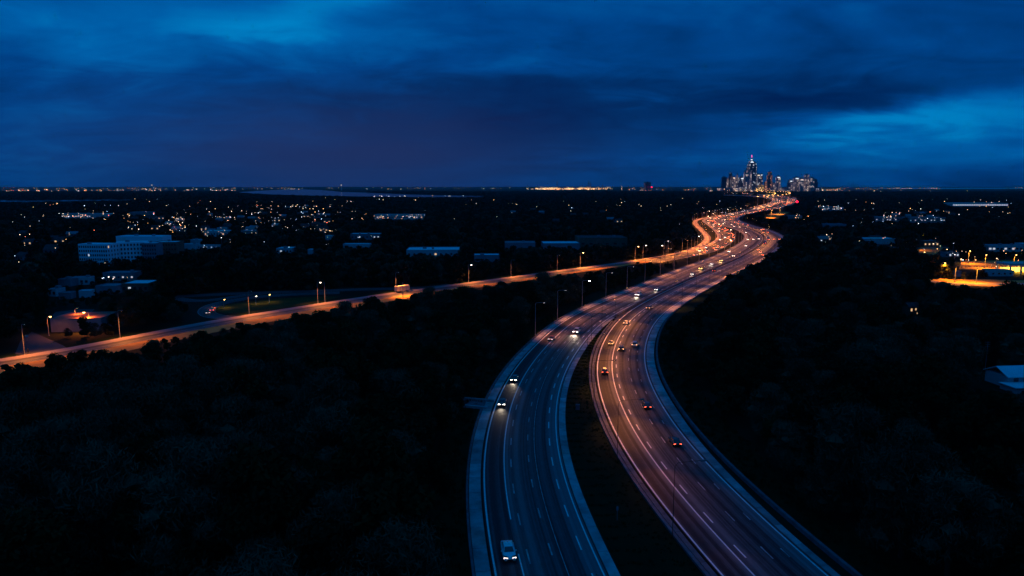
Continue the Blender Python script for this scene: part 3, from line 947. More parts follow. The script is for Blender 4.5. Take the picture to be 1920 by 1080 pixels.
def head_mesh(sp, m, k=1.0):
    q = MB(); x, y, z = sp
    q.loft([[(x - 0.06, -0.24 * k, z - 0.08 * k), (x + 0.1, -0.22 * k, z - 0.09 * k), (x + 0.12, -0.2 * k, z + 0.07 * k), (x - 0.02, -0.22 * k, z + 0.1 * k)],
            [(x - 0.22, 0.22 * k, z - 0.04 * k), (x - 0.05, 0.24 * k, z - 0.06 * k), (x - 0.06, 0.23 * k, z + 0.09 * k), (x - 0.2, 0.22 * k, z + 0.12 * k)]])
    return q
_car_cache = {}
def car_meshes(kind):
    if kind in _car_cache:
        return _car_cache[kind]
    S = CAR_SPECS[kind]
    out = {}
    rings = []
    for x, hw, zb, zt in S['st']:
        rings.append([(x, -hw * .9, zb), (x, hw * .9, zb), (x, hw, zb + .14), (x, hw, zt - .14), (x, hw * .9, zt - .02), (x, hw * .55, zt), (x, -hw * .55, zt), (x, -hw * .9, zt - .02), (x, -hw, zt - .14), (x, -hw, zb + .14)])
    q = MB(); q.loft(rings)
    x0, x1, hb, r0, r1, hr, zb, zt = S['gh']
    base = [(x0, -hb, zb), (x1, -hb, zb), (x1, hb, zb), (x0, hb, zb)]
    roof = [(r0, -hr, zt - .05), (r1, -hr, zt - .05), (r1, hr, zt - .05), (r0, hr, zt - .05)]
    crown_ = [(r0 + .25, -hr * .72, zt), (r1 - .22, -hr * .72, zt), (r1 - .22, hr * .72, zt), (r0 + .25, hr * .72, zt)]
    q.loft([base, roof, crown_], caps=False)
    q.face(crown_)
    out['body'] = q
    def lerp(a, b_, t):
        return tuple(a[i] + (b_[i] - a[i]) * t for i in range(3))
    def panel(c0, c1, c2, c3, m0, m1, out_):
        q = MB()
        lo0, lo1 = lerp(c0, c3, m1), lerp(c1, c2, m1)
        hi0, hi1 = lerp(c0, c3, 1 - m1 * .6), lerp(c1, c2, 1 - m1 * .6)
        p = [lerp(lo0, lo1, m0), lerp(lo0, lo1, 1 - m0), lerp(hi0, hi1, 1 - m0), lerp(hi0, hi1, m0)]
        nrm = (Vector(p[1]) - Vector(p[0])).cross(Vector(p[3]) - Vector(p[0])).normalized() * 0.012
        q.face([tuple(Vector(v) + nrm) for v in p])
        return q
    out['windscreen'] = panel(base[1], base[2], roof[2], roof[1], .06, .08, 1)
    out['rear_window'] = panel(base[3], base[0], roof[0], roof[3], .08, .10, 1)
    mid_b, mid_r = (x0 + x1) / 2 - .05, (r0 + r1) / 2 - .05
    sides = []
    for sgn in (-1, 1):
        for (bx0, bx1, rx0, rx1) in ((x0, mid_b, r0, mid_r), (mid_b, x1, mid_r, r1)):
            a, b2, c2, d2 = (bx0, sgn * hb, zb), (bx1, sgn * hb, zb), (rx1, sgn * hr, zt - .05), (rx0, sgn * hr, zt - .05)
            sides.append(panel(a, b2, c2, d2, .07, .12, 1) if sgn < 0 else panel(b2, a, d2, c2, .07, .12, 1))
    out['sides'] = sides
    q = MB()
    q.tube([(0, -.11, 0), (0, .11, 0)], .335, 14)
    out['tyre'] = q
    q = MB(); q.tube([(0, -.122, 0), (0, .122, 0)], .20, 10)
    out['rim'] = q
    q = MB(); q.box((0, 0, 0), (.16, .2, .13))
    out['mirror'] = q
    q = MB(); bx = S['st'][-1]; q.box((bx[0] + .005, 0, (bx[2] + bx[3]) / 2), (.05, bx[1] * 1.3, .2))
    out['grille'] = q
    _car_cache[kind] = res = {}
    for k_ in ('windscreen', 'rear_window'):
        res[k_] = out[k_].mesh(k_, M['glass'])
    res['sides'] = [s_.mesh('side_window', M['glass']) for s_ in out['sides']]
    res['tyre'] = out['tyre'].mesh('tyre', M['rubber'])
    res['rim'] = out['rim'].mesh('rim', M['rim'])
    res['grille'] = out['grille'].mesh('grille', M['trim'])
    res['body_mb'], res['mirror_mb'], res['spec'] = out['body'], out['mirror'], S
    res['paint'] = {}
    return res

def car(x, y, rz, kind, paint, label, group=None, head='head', tail='tail', beam=None, scale=1.0, hk=1.3):
    m = car_meshes(kind)
    if paint not in m['paint']:
        m['paint'][paint] = (m['body_mb'].mesh('body', M['car_' + paint]), m['mirror_mb'].mesh('mirror', M['car_' + paint]))
    S = m['spec']
    o = thing('car', (x, y, ZR + 0.006), rz, label, 'car', group)
    o.scale = (scale, scale, scale)
    link('body', m['paint'][paint][0], o)
    link('windscreen', m['windscreen'], o)
    link('rear_window', m['rear_window'], o)
    for me in m['sides']:
        link('side_window', me, o)
    for sx in (-1, 1):
        for sy in (-1, 1):
            t_ = link('wheel', m['tyre'], o, (sx * S['wb'], sy * .80, .335))
            link('rim', m['rim'], t_)
    link('grille', m['grille'], o)
    for sy in (-1, 1):
        link('mirror', m['paint'][paint][1], o, (S['gh'][1] - .35, sy * (S['gh'][2] + .2), S['gh'][6] + .08))
        for nm_, mt_, pos in (('headlight', head, S['hl']), ('taillight', tail, S['tl'])):
            key = (nm_, mt_, sy, hk)
            if key not in m:
                q = MB()
                px_, py_, pz_ = pos
                if nm_ == 'headlight':
                    q.loft([[(px_ - .16, sy * (py_ - .22 * hk), pz_ - .09 * hk), (px_ + .13, sy * (py_ - .22 * hk), pz_ - .09 * hk), (px_ + .1, sy * (py_ - .22 * hk), pz_ + .10 * hk), (px_ - .2, sy * (py_ - .22 * hk), pz_ + .13 * hk)],
                            [(px_ - .45, sy * (py_ + .20 * hk), pz_ - .06 * hk), (px_ - .02, sy * (py_ + .20 * hk), pz_ - .08 * hk), (px_ - .06, sy * (py_ + .20 * hk), pz_ + .10 * hk), (px_ - .5, sy * (py_ + .20 * hk), pz_ + .13 * hk)]])
                else:
                    q.box((px_ + .05, sy * py_, pz_ - .03), (.10, .40 * hk, .17 * hk), mi=1)
                    q.face([(px_ - .005, sy * py_ + a_ * .18 * hk, pz_ - .03 + b2 * .07 * hk) for a_, b2 in ((1, -1), (-1, -1), (-1, 1), (1, 1))])
                if nm_ == 'headlight':
                    # only the front of the lamp glows, the shell behind it does not
                    for fi, f in enumerate(q.f):
                        P_ = [Vector(q.v[k2]) for k2 in f]
                        nx_ = (P_[1] - P_[0]).cross(P_[2] - P_[0])
                        if nx_.x * (1 if sy < 0 else -1) == 0 or sum((p.x for p in P_)) / len(P_) < px_ - .12 * 1:
                            q.mi[fi] = 1
                m[key] = q.mesh(nm_, [M[mt_], M['trim']])
            link(nm_, m[key], o)
    if beam:
        b_ = link('headlight_beam', beam, o, (S['hl'][0] + .35, 0, S['hl'][2]))
        b_.rotation_euler = (R(83), 0, R(-90))
    return o

BEAM = spot_data('car_beam', 700, (1.0, 0.80, 0.58), 75, 1.0, 0.4)
BEAM_HI = spot_data('car_beam', 2600, (1.0, 0.82, 0.62), 85, 1.0, 0.4)
BEAM_R = spot_data('car_beam_warm', 3000, (1.0, 0.42, 0.14), 80, 1.0, 0.4)

def place(path, px, py, towards, **kw):
    x, y = g(px, py, 0.6)
    s, off = path.near(x, y)
    (_, hd) = path.at(s)
    return car(x, y, hd + (math.pi if towards else 0), **kw)

near_L = [
    (953, 1034, 'sedan', 'white', 'white car with blue sky on its roof, closest in the outer lane', 'head_dim', None, 1.1),
    (942, 755, 'sedan', 'black', 'dark car with two white headlights beside the access ramp', 'head', BEAM, 1.0),
    (965, 710, 'sedan', 'grey', 'dark grey car with headlights ahead of the one beside the ramp', 'head', BEAM, 1.0),
    (1034, 635, 'sedan', 'red', 'dark red car with faint lights at the outer edge line', 'head_dim', None, 1.0),
    (1081, 622, 'suv', 'silver', 'silver SUV with bright headlights and beam on the asphalt', 'head', BEAM_HI, 1.1),
    (1197, 553, 'suv', 'white', 'white car with the most dazzling headlights on the oncoming carriageway', 'head', BEAM_HI, 1.1),
    (1232, 543, 'sedan', 'silver', 'silver car with warm headlights behind the dazzling one', 'head', BEAM, 1.0),
    (1299, 514, 'sedan', 'grey', 'grey car with pinkish lights below the yellow-lit car', 'head', BEAM, 1.0),
    (1315, 504, 'suv', 'yellow', 'yellow car with strong yellow headlights', 'head_y', BEAM_R, 1.1),
    (1335, 495, 'sedan', 'white', 'white car with white headlights above the yellow-lit car', 'head', BEAM_HI, 1.0),
    (1353, 489, 'suv', 'silver', 'silver car with yellowish headlights higher up the straight', 'head_y', BEAM_R, 1.0),
]
for px_, py_, kind, paint, lab, hd_, bm_, sc_ in near_L:
    place(PL, px_, py_, True, kind=kind, paint=paint, label=lab, head=hd_, beam=bm_, scale=sc_)
near_R = [
    (1265, 828, 'sedan', 'black', 'black car with small red taillights near the right edge line', 'tail', None),
    (1212, 760, 'sedan', 'black', 'black car reflecting a white glint, ahead in the outer lane', 'tail', None),
    (1134, 697, 'suv', 'black', 'black SUV without visible lights in the inner lane', 'tail', BEAM_R),
    (1165, 654, 'suv', 'black', 'black car in the middle lane with glowing amber taillights', 'tail_amber', BEAM_R),
    (1146, 643, 'sedan', 'grey', 'dark car in the inner lane beside the amber-lit one', 'tail_amber', BEAM_R),
    (1190, 646, 'suv', 'silver', 'silver blue SUV in the outer lane near the shoulder', 'tail_amber', BEAM),
    (1174, 605, 'sedan', 'silver', 'car with pair of warm taillights in the inner lane farther on', 'tail_amber', BEAM_R),
    (1217, 577, 'sedan', 'grey', 'car with warm taillights at the narrowing median', 'tail_amber', BEAM_R),
    (1340, 508, 'suv', 'black', 'dark car before the tree-hidden part of the departing carriageway', 'tail', BEAM_R),
]
for px_, py_, kind, paint, lab, tl_, bm_ in near_R:
    place(PR, px_, py_, False, kind=kind, paint=paint, label=lab, tail=tl_, beam=bm_)

# blue lorries on the bend
def lorry(x, y, rz, label, cab='car_blue', box='car_blue'):
    o = thing('lorry', (x, y, ZR + 0.006), rz, label, 'truck')
    q = MB(); q.box((-1.6, 0, 2.35), (8.4, 2.5, 2.9)); q.build('cargo_box', M[box], o)
    q = MB()
    q.loft([[(x_, -1.15, .6), (x_, 1.15, .6), (x_, 1.15, zt), (x_, -1.15, zt)] for x_, zt in ((2.75, 2.9), (3.9, 2.9), (4.7, 2.0), (4.85, 1.2))])
    q.build('cab', M[cab], o)
    q = MB(); q.face([(4.02, -1.0, 2.83), (4.72, -1.0, 2.04), (4.72, 1.0, 2.04), (4.02, 1.0, 2.83)]); q.build('windscreen', M['glass'], o)
    q = MB(); q.box((-.6, 0, .72), (10.0, 1.1, .3)); q.build('chassis', M['trim'], o)
    for wx in (-4.6, -3.4, 3.6):
        for wy in (-1, 1):
            q = MB(); q.tube([(wx, wy - .16, .5), (wx, wy + .16, .5)], .5, 12); q.build('wheel', M['rubber'], o)
    for wy in (-.8, .8):
        q = MB(); q.box((4.83, wy, .95), (.1, .4, .25)); q.build('headlight', M['head'], o)
        q = MB(); q.box((-5.83, wy, 1.1), (.08, .35, .25)); q.build('taillight', M['tail'], o)
    return o
for px_, py_, lab in ((1413, 454, 'blue lorry on the bend, lower of the two'), (1414, 446.5, 'blue lorry on the bend, upper of the two')):
    x, y = g(px_, py_, 1.5)
    s, off = PR.near(x, y)
    lorry(*PR.at(s, max(-6, min(6, off)))[0], PR.at(s)[1], lab)

# far traffic, too small to show parts
def tiny_car(paint, hm, tm):
    q = MB()
    S = CAR_SPECS['sedan']
    q.loft([[(x, -hw, zb), (x, hw, zb), (x, hw, zt), (x, -hw, zt)] for x, hw, zb, zt in S['st'][::2] + [S['st'][-1]]])
    x0, x1, hb, r0, r1, hr, zb, zt = S['gh']
    q.loft([[(x0, -hb, zb), (x1, -hb, zb), (x1, hb, zb), (x0, hb, zb)], [(r0, -hr, zt), (r1, -hr, zt), (r1, hr, zt), (r0, hr, zt)]], mi=1)
    for sy in (-.6, .6):
        q.face([(2.36, sy + a_ * .2, .66 + b2 * .11) for a_, b2 in ((-1, -1), (1, -1), (1, 1), (-1, 1))], 2)
        q.face([(-2.33, sy + a_ * .2, .72 + b2 * .09) for a_, b2 in ((1, -1), (-1, -1), (-1, 1), (1, 1))], 3)
    for wx in (-1.4, 1.4):
        for wy in (-.85, .85):
            q.tube([(wx, wy - .1, .32), (wx, wy + .1, .32)], .32, 8, mi=4)
    return q.mesh('car', [M['car_' + paint], M['glass'], M[hm], M[tm], M['rubber']])
M['head_far'] = mat('far_headlight', (0.9, 0.9, 0.9), 0.2, emit=(1.0, 0.74, 0.56), estr=18)
M['tail_far'] = mat('far_taillight', (0.5, 0.05, 0.02), 0.3, emit=(1.0, 0.18, 0.06), estr=22)
tiny = [tiny_car(p, 'head_far', 'tail_far') for p in ('white', 'silver', 'black', 'grey', 'red')]
def traffic(path, s0, s1, lanes, towards, spacing, label, group):
    for off in lanes:
        s = s0 + random.uniform(0, spacing)
        while s < s1:
            (x, y), hd = path.at(s, off + random.uniform(-.3, .3))
            o = link('car', random.choice(tiny), None, (x, y, ZR + 0.006), hd + (math.pi if towards else 0))
            tag(o, label, 'car', group)
            s += spacing * random.uniform(.35, 1.7)
sB = s_of(PL, 1385, 471)
sBR = PR.near(*PL.at(sB, 19)[0])[0]
traffic(PL, sB - 60, sE, (-5.8, -1, 4), True, 140, 'tiny oncoming car with white lights on the highway bend', 'oncoming cars on the highway bend')
traffic(PR, sBR - 60, sER, (-5, 0, 4.8), False, 115, 'tiny departing car with red lights on the highway bend', 'departing cars on the highway bend')
traffic(PG, 90, PG.len, (-5, -1.7), True, 110, 'tiny car with white lights in the queue on the link road', 'queue on the link road')
traffic(PG, 60, PG.len, (1.8, 4.6, 7.0), False, 62, 'tiny car with red lights in the queue on the link road', 'red-lit queue on the link road')
traffic(PL, sE + 20, PL.len, (-3, 3), True, 120, 'speck of a car on the far inner sweep', 'cars on the far inner sweep')
traffic(PR, sER + 20, PR.len, (-3, 3), False, 120, 'speck of a car on the far outer sweep', 'cars on the far outer sweep')
# cars waiting on the loop ramp
for i, (px_, py_, tow) in enumerate(((397, 581, True), (401, 577, True), (388, 586, False))):
    x, y = g(px_, py_, .6)
    s, off = PLOOP.near(x, y)
    car(x, y, PLOOP.at(s)[1] + (0 if tow else math.pi), 'sedan', ('silver', 'grey', 'black')[i],
        ('pale car with warm headlights on the loop ramp', 'grey car queuing behind the pale one on the loop ramp', 'dark car with dim lights at the foot of the loop ramp')[i],
        head=('head_y', 'head_y', 'head_dim')[i], tail='tail', beam=BEAM_R if i == 0 else None)
# ------------------------------------------------------------------ trees
def crown_mesh(name, seed, h, rad, n_lobes, n_leaf, leaf, m, upright=0.0, base=0.28):
    """crown of many small leaf faces spread through lobes; fits height h and radius rad"""
    r = np.random.default_rng(seed)
    lobes = []
    for i in range(n_lobes):
        a = r.uniform(0, 2 * math.pi)
        t = r.uniform(0, 1)
        z = h * (base + (0.93 - base) * t)
        env = rad * (math.sin(math.pi * min(1, 0.22 + 0.72 * t)) ** 0.7)
        rr = env * math.sqrt(r.uniform(0.05, 0.85))
        lobes.append((rr * math.cos(a), rr * math.sin(a), z, rad * r.uniform(0.22, 0.42)))
    lobes.append((0, 0, h * 0.9, rad * 0.3))
    lobes = np.array(lobes)
    idx = r.integers(0, len(lobes), n_leaf)
    d = r.normal(size=(n_leaf, 3))
    d /= np.linalg.norm(d, axis=1)[:, None]
    shell = r.uniform(0.55, 1.08, n_leaf) ** 0.6
    c = lobes[idx, :3] + d * (lobes[idx, 3] * shell)[:, None] * np.array([1, 1, 0.8])
    c[:, 2] = np.clip(c[:, 2], h * base * 0.7, h)
    nrm = d + r.normal(size=(n_leaf, 3)) * 0.7
    nrm /= np.linalg.norm(nrm, axis=1)[:, None]
    ref = r.normal(size=(n_leaf, 3))
    if upright:
        ref = ref * (1 - upright) + (d * 0.6 + np.array([0, 0, 1.0])) * upright
    t1 = ref - nrm * (ref * nrm).sum(1)[:, None]
    t1 /= np.linalg.norm(t1, axis=1)[:, None] + 1e-9
    t2 = np.cross(nrm, t1)
    sz = leaf * r.uniform(0.6, 1.4, n_leaf)
    asp = 0.16 if upright else 0.55
    a_, b_ = t1 * sz[:, None], t2 * (sz * asp)[:, None]
    V = np.stack([c - a_, c + b_ - a_ * 0.1, c + a_, c - b_ - a_ * 0.1], 1).reshape(-1, 3)
    # a few dark inner masses close the crown
    F = np.arange(n_leaf * 4).reshape(-1, 4)
    me = bpy.data.meshes.new(name)
    verts, faces = V.tolist(), F.tolist()
    for (x, y, z, q) in lobes[::2]:
        n0 = len(verts)
        k = q * 0.62
        for dx_, dy_, dz_ in ((1, 0, 0), (-1, 0, 0), (0, 1, 0), (0, -1, 0), (0, 0, 1), (0, 0, -1)):
            j = r.uniform(0.75, 1.15) * k
            verts.append((x + dx_ * j, y + dy_ * j, z + dz_ * j * 0.8))
        for f in ((0, 2, 4), (2, 1, 4), (1, 3, 4), (3, 0, 4), (2, 0, 5), (1, 2, 5), (3, 1, 5), (0, 3, 5)):
            faces.append([n0 + i for i in f])
    me.from_pydata(verts, [], faces)
    me.materials.append(m)
    return me

def trunk_mesh(name, seed, h, rad):
    r = random.Random(seed)
    q = MB()
    bend = (r.uniform(-.3, .3), r.uniform(-.3, .3))
    top = (bend[0], bend[1], h * 0.72)
    q.tube([(0, 0, -0.1), (bend[0] * .2, bend[1] * .2, h * .2), (bend[0] * .6, bend[1] * .6, h * .45), top], [h * .026, h * .02, h * .015, h * .007], 7)
    for i in range(7):
        a = r.uniform(0, 6.28)
        z0 = h * r.uniform(.22, .55)
        l = rad * r.uniform(.55, .95)
        b0 = (bend[0] * .5, bend[1] * .5, z0)
        q.tube([b0, (b0[0] + math.cos(a) * l * .5, b0[1] + math.sin(a) * l * .5, z0 + l * .35), (b0[0] + math.cos(a) * l, b0[1] + math.sin(a) * l, z0 + l * .85)], [h * .011, h * .007, h * .003], 5)
    return q.mesh(name, M['bark'])

TREE_KINDS = []
specs = [('leaf_a', 10.5, 4.3, 26, 3600, .34, 0, .26), ('leaf_a', 12.0, 4.0, 26, 3600, .34, 0, .24), ('leaf_b', 9.5, 4.6, 28, 3600, .34, 0, .28),
         ('leaf_c', 11.5, 5.0, 34, 7600, .34, .7, .24), ('leaf_c', 10.0, 4.4, 30, 7000, .32, .65, .23), ('leaf_b', 11.0, 3.4, 22, 3000, .32, 0, .2)]
for i, (lm, h, r_, nl, nf, lf, up, bs_) in enumerate(specs):
    TREE_KINDS.append((crown_mesh('crown', 100 + i, h, r_, nl, nf, lf, M[lm], up, bs_), trunk_mesh('trunk', i, h, r_), h, r_, lm))
MID_KINDS = []
for i, (lm, h, r_) in enumerate((('leaf_a', 10.0, 4.4), ('leaf_b', 11.0, 4.2), ('leaf_a', 9.0, 4.8), ('leaf_c', 10.5, 4.4))):
    MID_KINDS.append(crown_mesh('wood_crown', 200 + i, h, r_, 18, 900, .62, M[lm], 0, .1))
FAR_KINDS = []
for i, (lm, h, r_) in enumerate((('leaf_a', 9.0, 13.0), ('leaf_b', 10.0, 12.0), ('leaf_a', 8.5, 15.0))):
    FAR_KINDS.append(crown_mesh('wood_clump', 300 + i, h, r_, 26, 420, 1.9, M[lm], 0, .05))

# ---- where trees may stand: rasters of open ground and of ground that lies in plain view
class Raster:
    def __init__(self, x0, x1, y0, y1, c):
        self.x0, self.y0, self.c = x0, y0, c
        self.a = np.zeros((int((x1 - x0) / c) + 1, int((y1 - y0) / c) + 1), bool)
    def stamp(self, P, rad):
        k = int(math.ceil(rad / self.c))
        oy, ox = np.mgrid[-k:k + 1, -k:k + 1]
        sel = (ox ** 2 + oy ** 2) * self.c ** 2 <= (rad + self.c * .5) ** 2
        ox, oy = ox[sel], oy[sel]
        i = ((P[:, 0] - self.x0) / self.c).astype(int)[:, None] + ox
        j = ((P[:, 1] - self.y0) / self.c).astype(int)[:, None] + oy
        ok = (i >= 0) & (j >= 0) & (i < self.a.shape[0]) & (j < self.a.shape[1])
        self.a[i[ok], j[ok]] = True
    def get(self, x, y):
        i = ((x - self.x0) / self.c).astype(int)
        j = ((y - self.y0) / self.c).astype(int)
        ok = (i >= 0) & (j >= 0) & (i < self.a.shape[0]) & (j < self.a.shape[1])
        r = np.zeros(len(x), bool)
        r[ok] = self.a[i[ok], j[ok]]
        return r

def offset_pts(path, off, s0=0, s1=1e9):
    k = (path.s >= s0) & (path.s <= s1)
    return path.q[k] + path.n[k] * off

def fill(poly, step):
    P = np.array(poly)
    x0, y0 = P.min(0)
    x1, y1 = P.max(0)
    X, Y = np.meshgrid(np.arange(x0, x1 + step, step), np.arange(y0, y1 + step, step))
    X, Y = X.ravel(), Y.ravel()
    ins = np.zeros(len(X), bool)
    for (ax, ay), (bx, by) in zip(P, np.roll(P, -1, 0)):
        c = ((ay > Y) != (by > Y)) & (X < (bx - ax) * (Y - ay) / (by - ay + 1e-12) + ax)
        ins ^= c
    return np.stack([X[ins], Y[ins]], 1)

def make_rasters():
    out = []
    for (x0, x1, y0, y1, c) in ((-1100, 1100, 0, 1700, 2.5), (-5000, 5500, 0, 8000, 14.0)):
        clear, view, soft = (Raster(x0, x1, y0, y1, c) for _ in range(3))
        clear.stamp(PL.q, 14.5); clear.stamp(offset_pts(PL, -8), 9); clear.stamp(PR.q, 15); clear.stamp(offset_pts(PR, 9), 9)
        clear.stamp(offset_pts(PF, 3), 8); clear.stamp(offset_pts(PF, -4), 4); clear.stamp(PG.q, 12)
        # median stays grass
        for k in np.linspace(0, 1, 7):
            P = []
            for s in np.arange(0, sNR + 60, 5.0):
                a = np.array(PR.at(s, -9)[0]); b2 = np.array(PL.at(PL.near(*a)[0], 9)[0])
                P.append(a * k + b2 * (1 - k))
            clear.stamp(np.array(P), 5); view.stamp(np.array(P)[:60], 3)
        view.stamp(PL.q, 9.5); view.stamp(offset_pts(PL, -5), 6.5)
        view.stamp(offset_pts(PR, -2, 0, s_of(PR, 1300, 535)), 9); view.stamp(offset_pts(PR, 8, 0, s_of(PR, 1300, 535)), 5); view.stamp(offset_pts(PR, -2, s_of(PR, 1300, 535)), 6)
        view.stamp(offset_pts(PF, 2.4, 0, sFo), 5.6); soft.stamp(offset_pts(PF, 11, 0, sFo), 4.5); view.stamp(offset_pts(PF, 1, sFo), 4)
        view.stamp(offset_pts(PG, -1), 8.5)
        for P_ in (PLOOP, PLOC, PLOC2, PX, PY):
            clear.stamp(P_.q, 6); view.stamp(P_.q, 3.5)
        for poly in CLEARINGS:
            pts = fill([g(*p) for p in poly], c * .8)
            if len(pts):
                clear.stamp(pts, 3); view.stamp(pts, c * .5)
        for poly in FAR_CLEAR:
            pts = fill([g(*p) for p in poly], c * .8)
            if len(pts):
                clear.stamp(pts, c); view.stamp(pts, c * .5)
        out.append((clear, view, soft))
    return out

CLEARINGS = [
    [(404, 583), (412, 574), (450, 568), (520, 560), (600, 556), (640, 556), (600, 566), (520, 579), (470, 586), (425, 588)],
    [(28, 664), (38, 640), (60, 622), (85, 633), (118, 648), (125, 652), (60, 668)],
    [(96, 594), (104, 585), (150, 580), (178, 580), (166, 590), (110, 597)],
    [(1798, 505), (1802, 490), (1890, 488), (1935, 489), (1990, 500), (1930, 512), (1860, 506)],
    [(1742, 523), (1790, 526), (1850, 526), (1900, 528), (1990, 526), (1990, 536), (1880, 535), (1800, 533), (1755, 530)],
    [(1722, 474), (1728, 459), (1765, 459), (1768, 466), (1752, 478)],
]
FAR_CLEAR = [
    [(447, 360.5), (520, 356), (600, 356), (700, 361.8), (905, 367.4), (900, 369.4), (700, 368.6), (520, 364.8)],
    [(-120, 375.2), (65, 375.8), (195, 374.2), (262, 374.3), (195, 376), (60, 378), (-120, 378.5)],
    [(1436, 409), (1442, 402), (1462, 397), (1480, 398.5), (1466, 404), (1450, 410)],
]
SIGHT = []           # (x, y, half width, height that must stay in view) of buildings
FOOT = []            # footprints (x, y, radius)

def tree_ok(x, y, H, rad, rasters):
    ok = np.ones(len(x), bool)
    k = CAM_H / np.maximum(CAM_H - H * 0.94, 8)
    far = (np.abs(x) > 1050) | (y > 1600)
    clump = (np.sin(x * .19 + y * .05) + np.sin(x * .083 - 1.0)) > 1.45
    for (clear, view, soft), sel in ((rasters[0], ~far), (rasters[1], far)):
        i = np.where(sel)[0]
        if not len(i):
            continue
        bad = clear.get(x[i], y[i])
        for t in np.linspace(0, 1, 9):
            f = 1 + (k[i] - 1) * t
            for side in (-.6, 0, .6):
                bad |= view.get(x[i] * f + side * rad[i], y[i] * f)
                bad |= soft.get(x[i] * f + side * rad[i], y[i] * f) & ~clump[i]
        ok[i] &= ~bad
    # beyond the fine raster the shadow of a mid-distance tree can reach the coarse one
    i = np.where(~far & (y * k > 1600))[0]
    if len(i):
        bad = np.zeros(len(i), bool)
        for t in np.linspace(0, 1, 9):
            f = 1 + (k[i] - 1) * t
            bad |= rasters[1][1].get(x[i] * f, y[i] * f)
        ok[i] &= ~bad
    for (fx, fy, fr) in FOOT:
        ok &= (x - fx) ** 2 + (y - fy) ** 2 > (fr + rad * .5) ** 2
    for (bx, by, hw, zv) in SIGHT:
        u = x / y
        infront = (y < by) & (np.abs(u - bx / by) < hw / by + rad / y)
        ok &= ~(infront & ((H - CAM_H) / y > (zv - CAM_H) / by))
    return ok

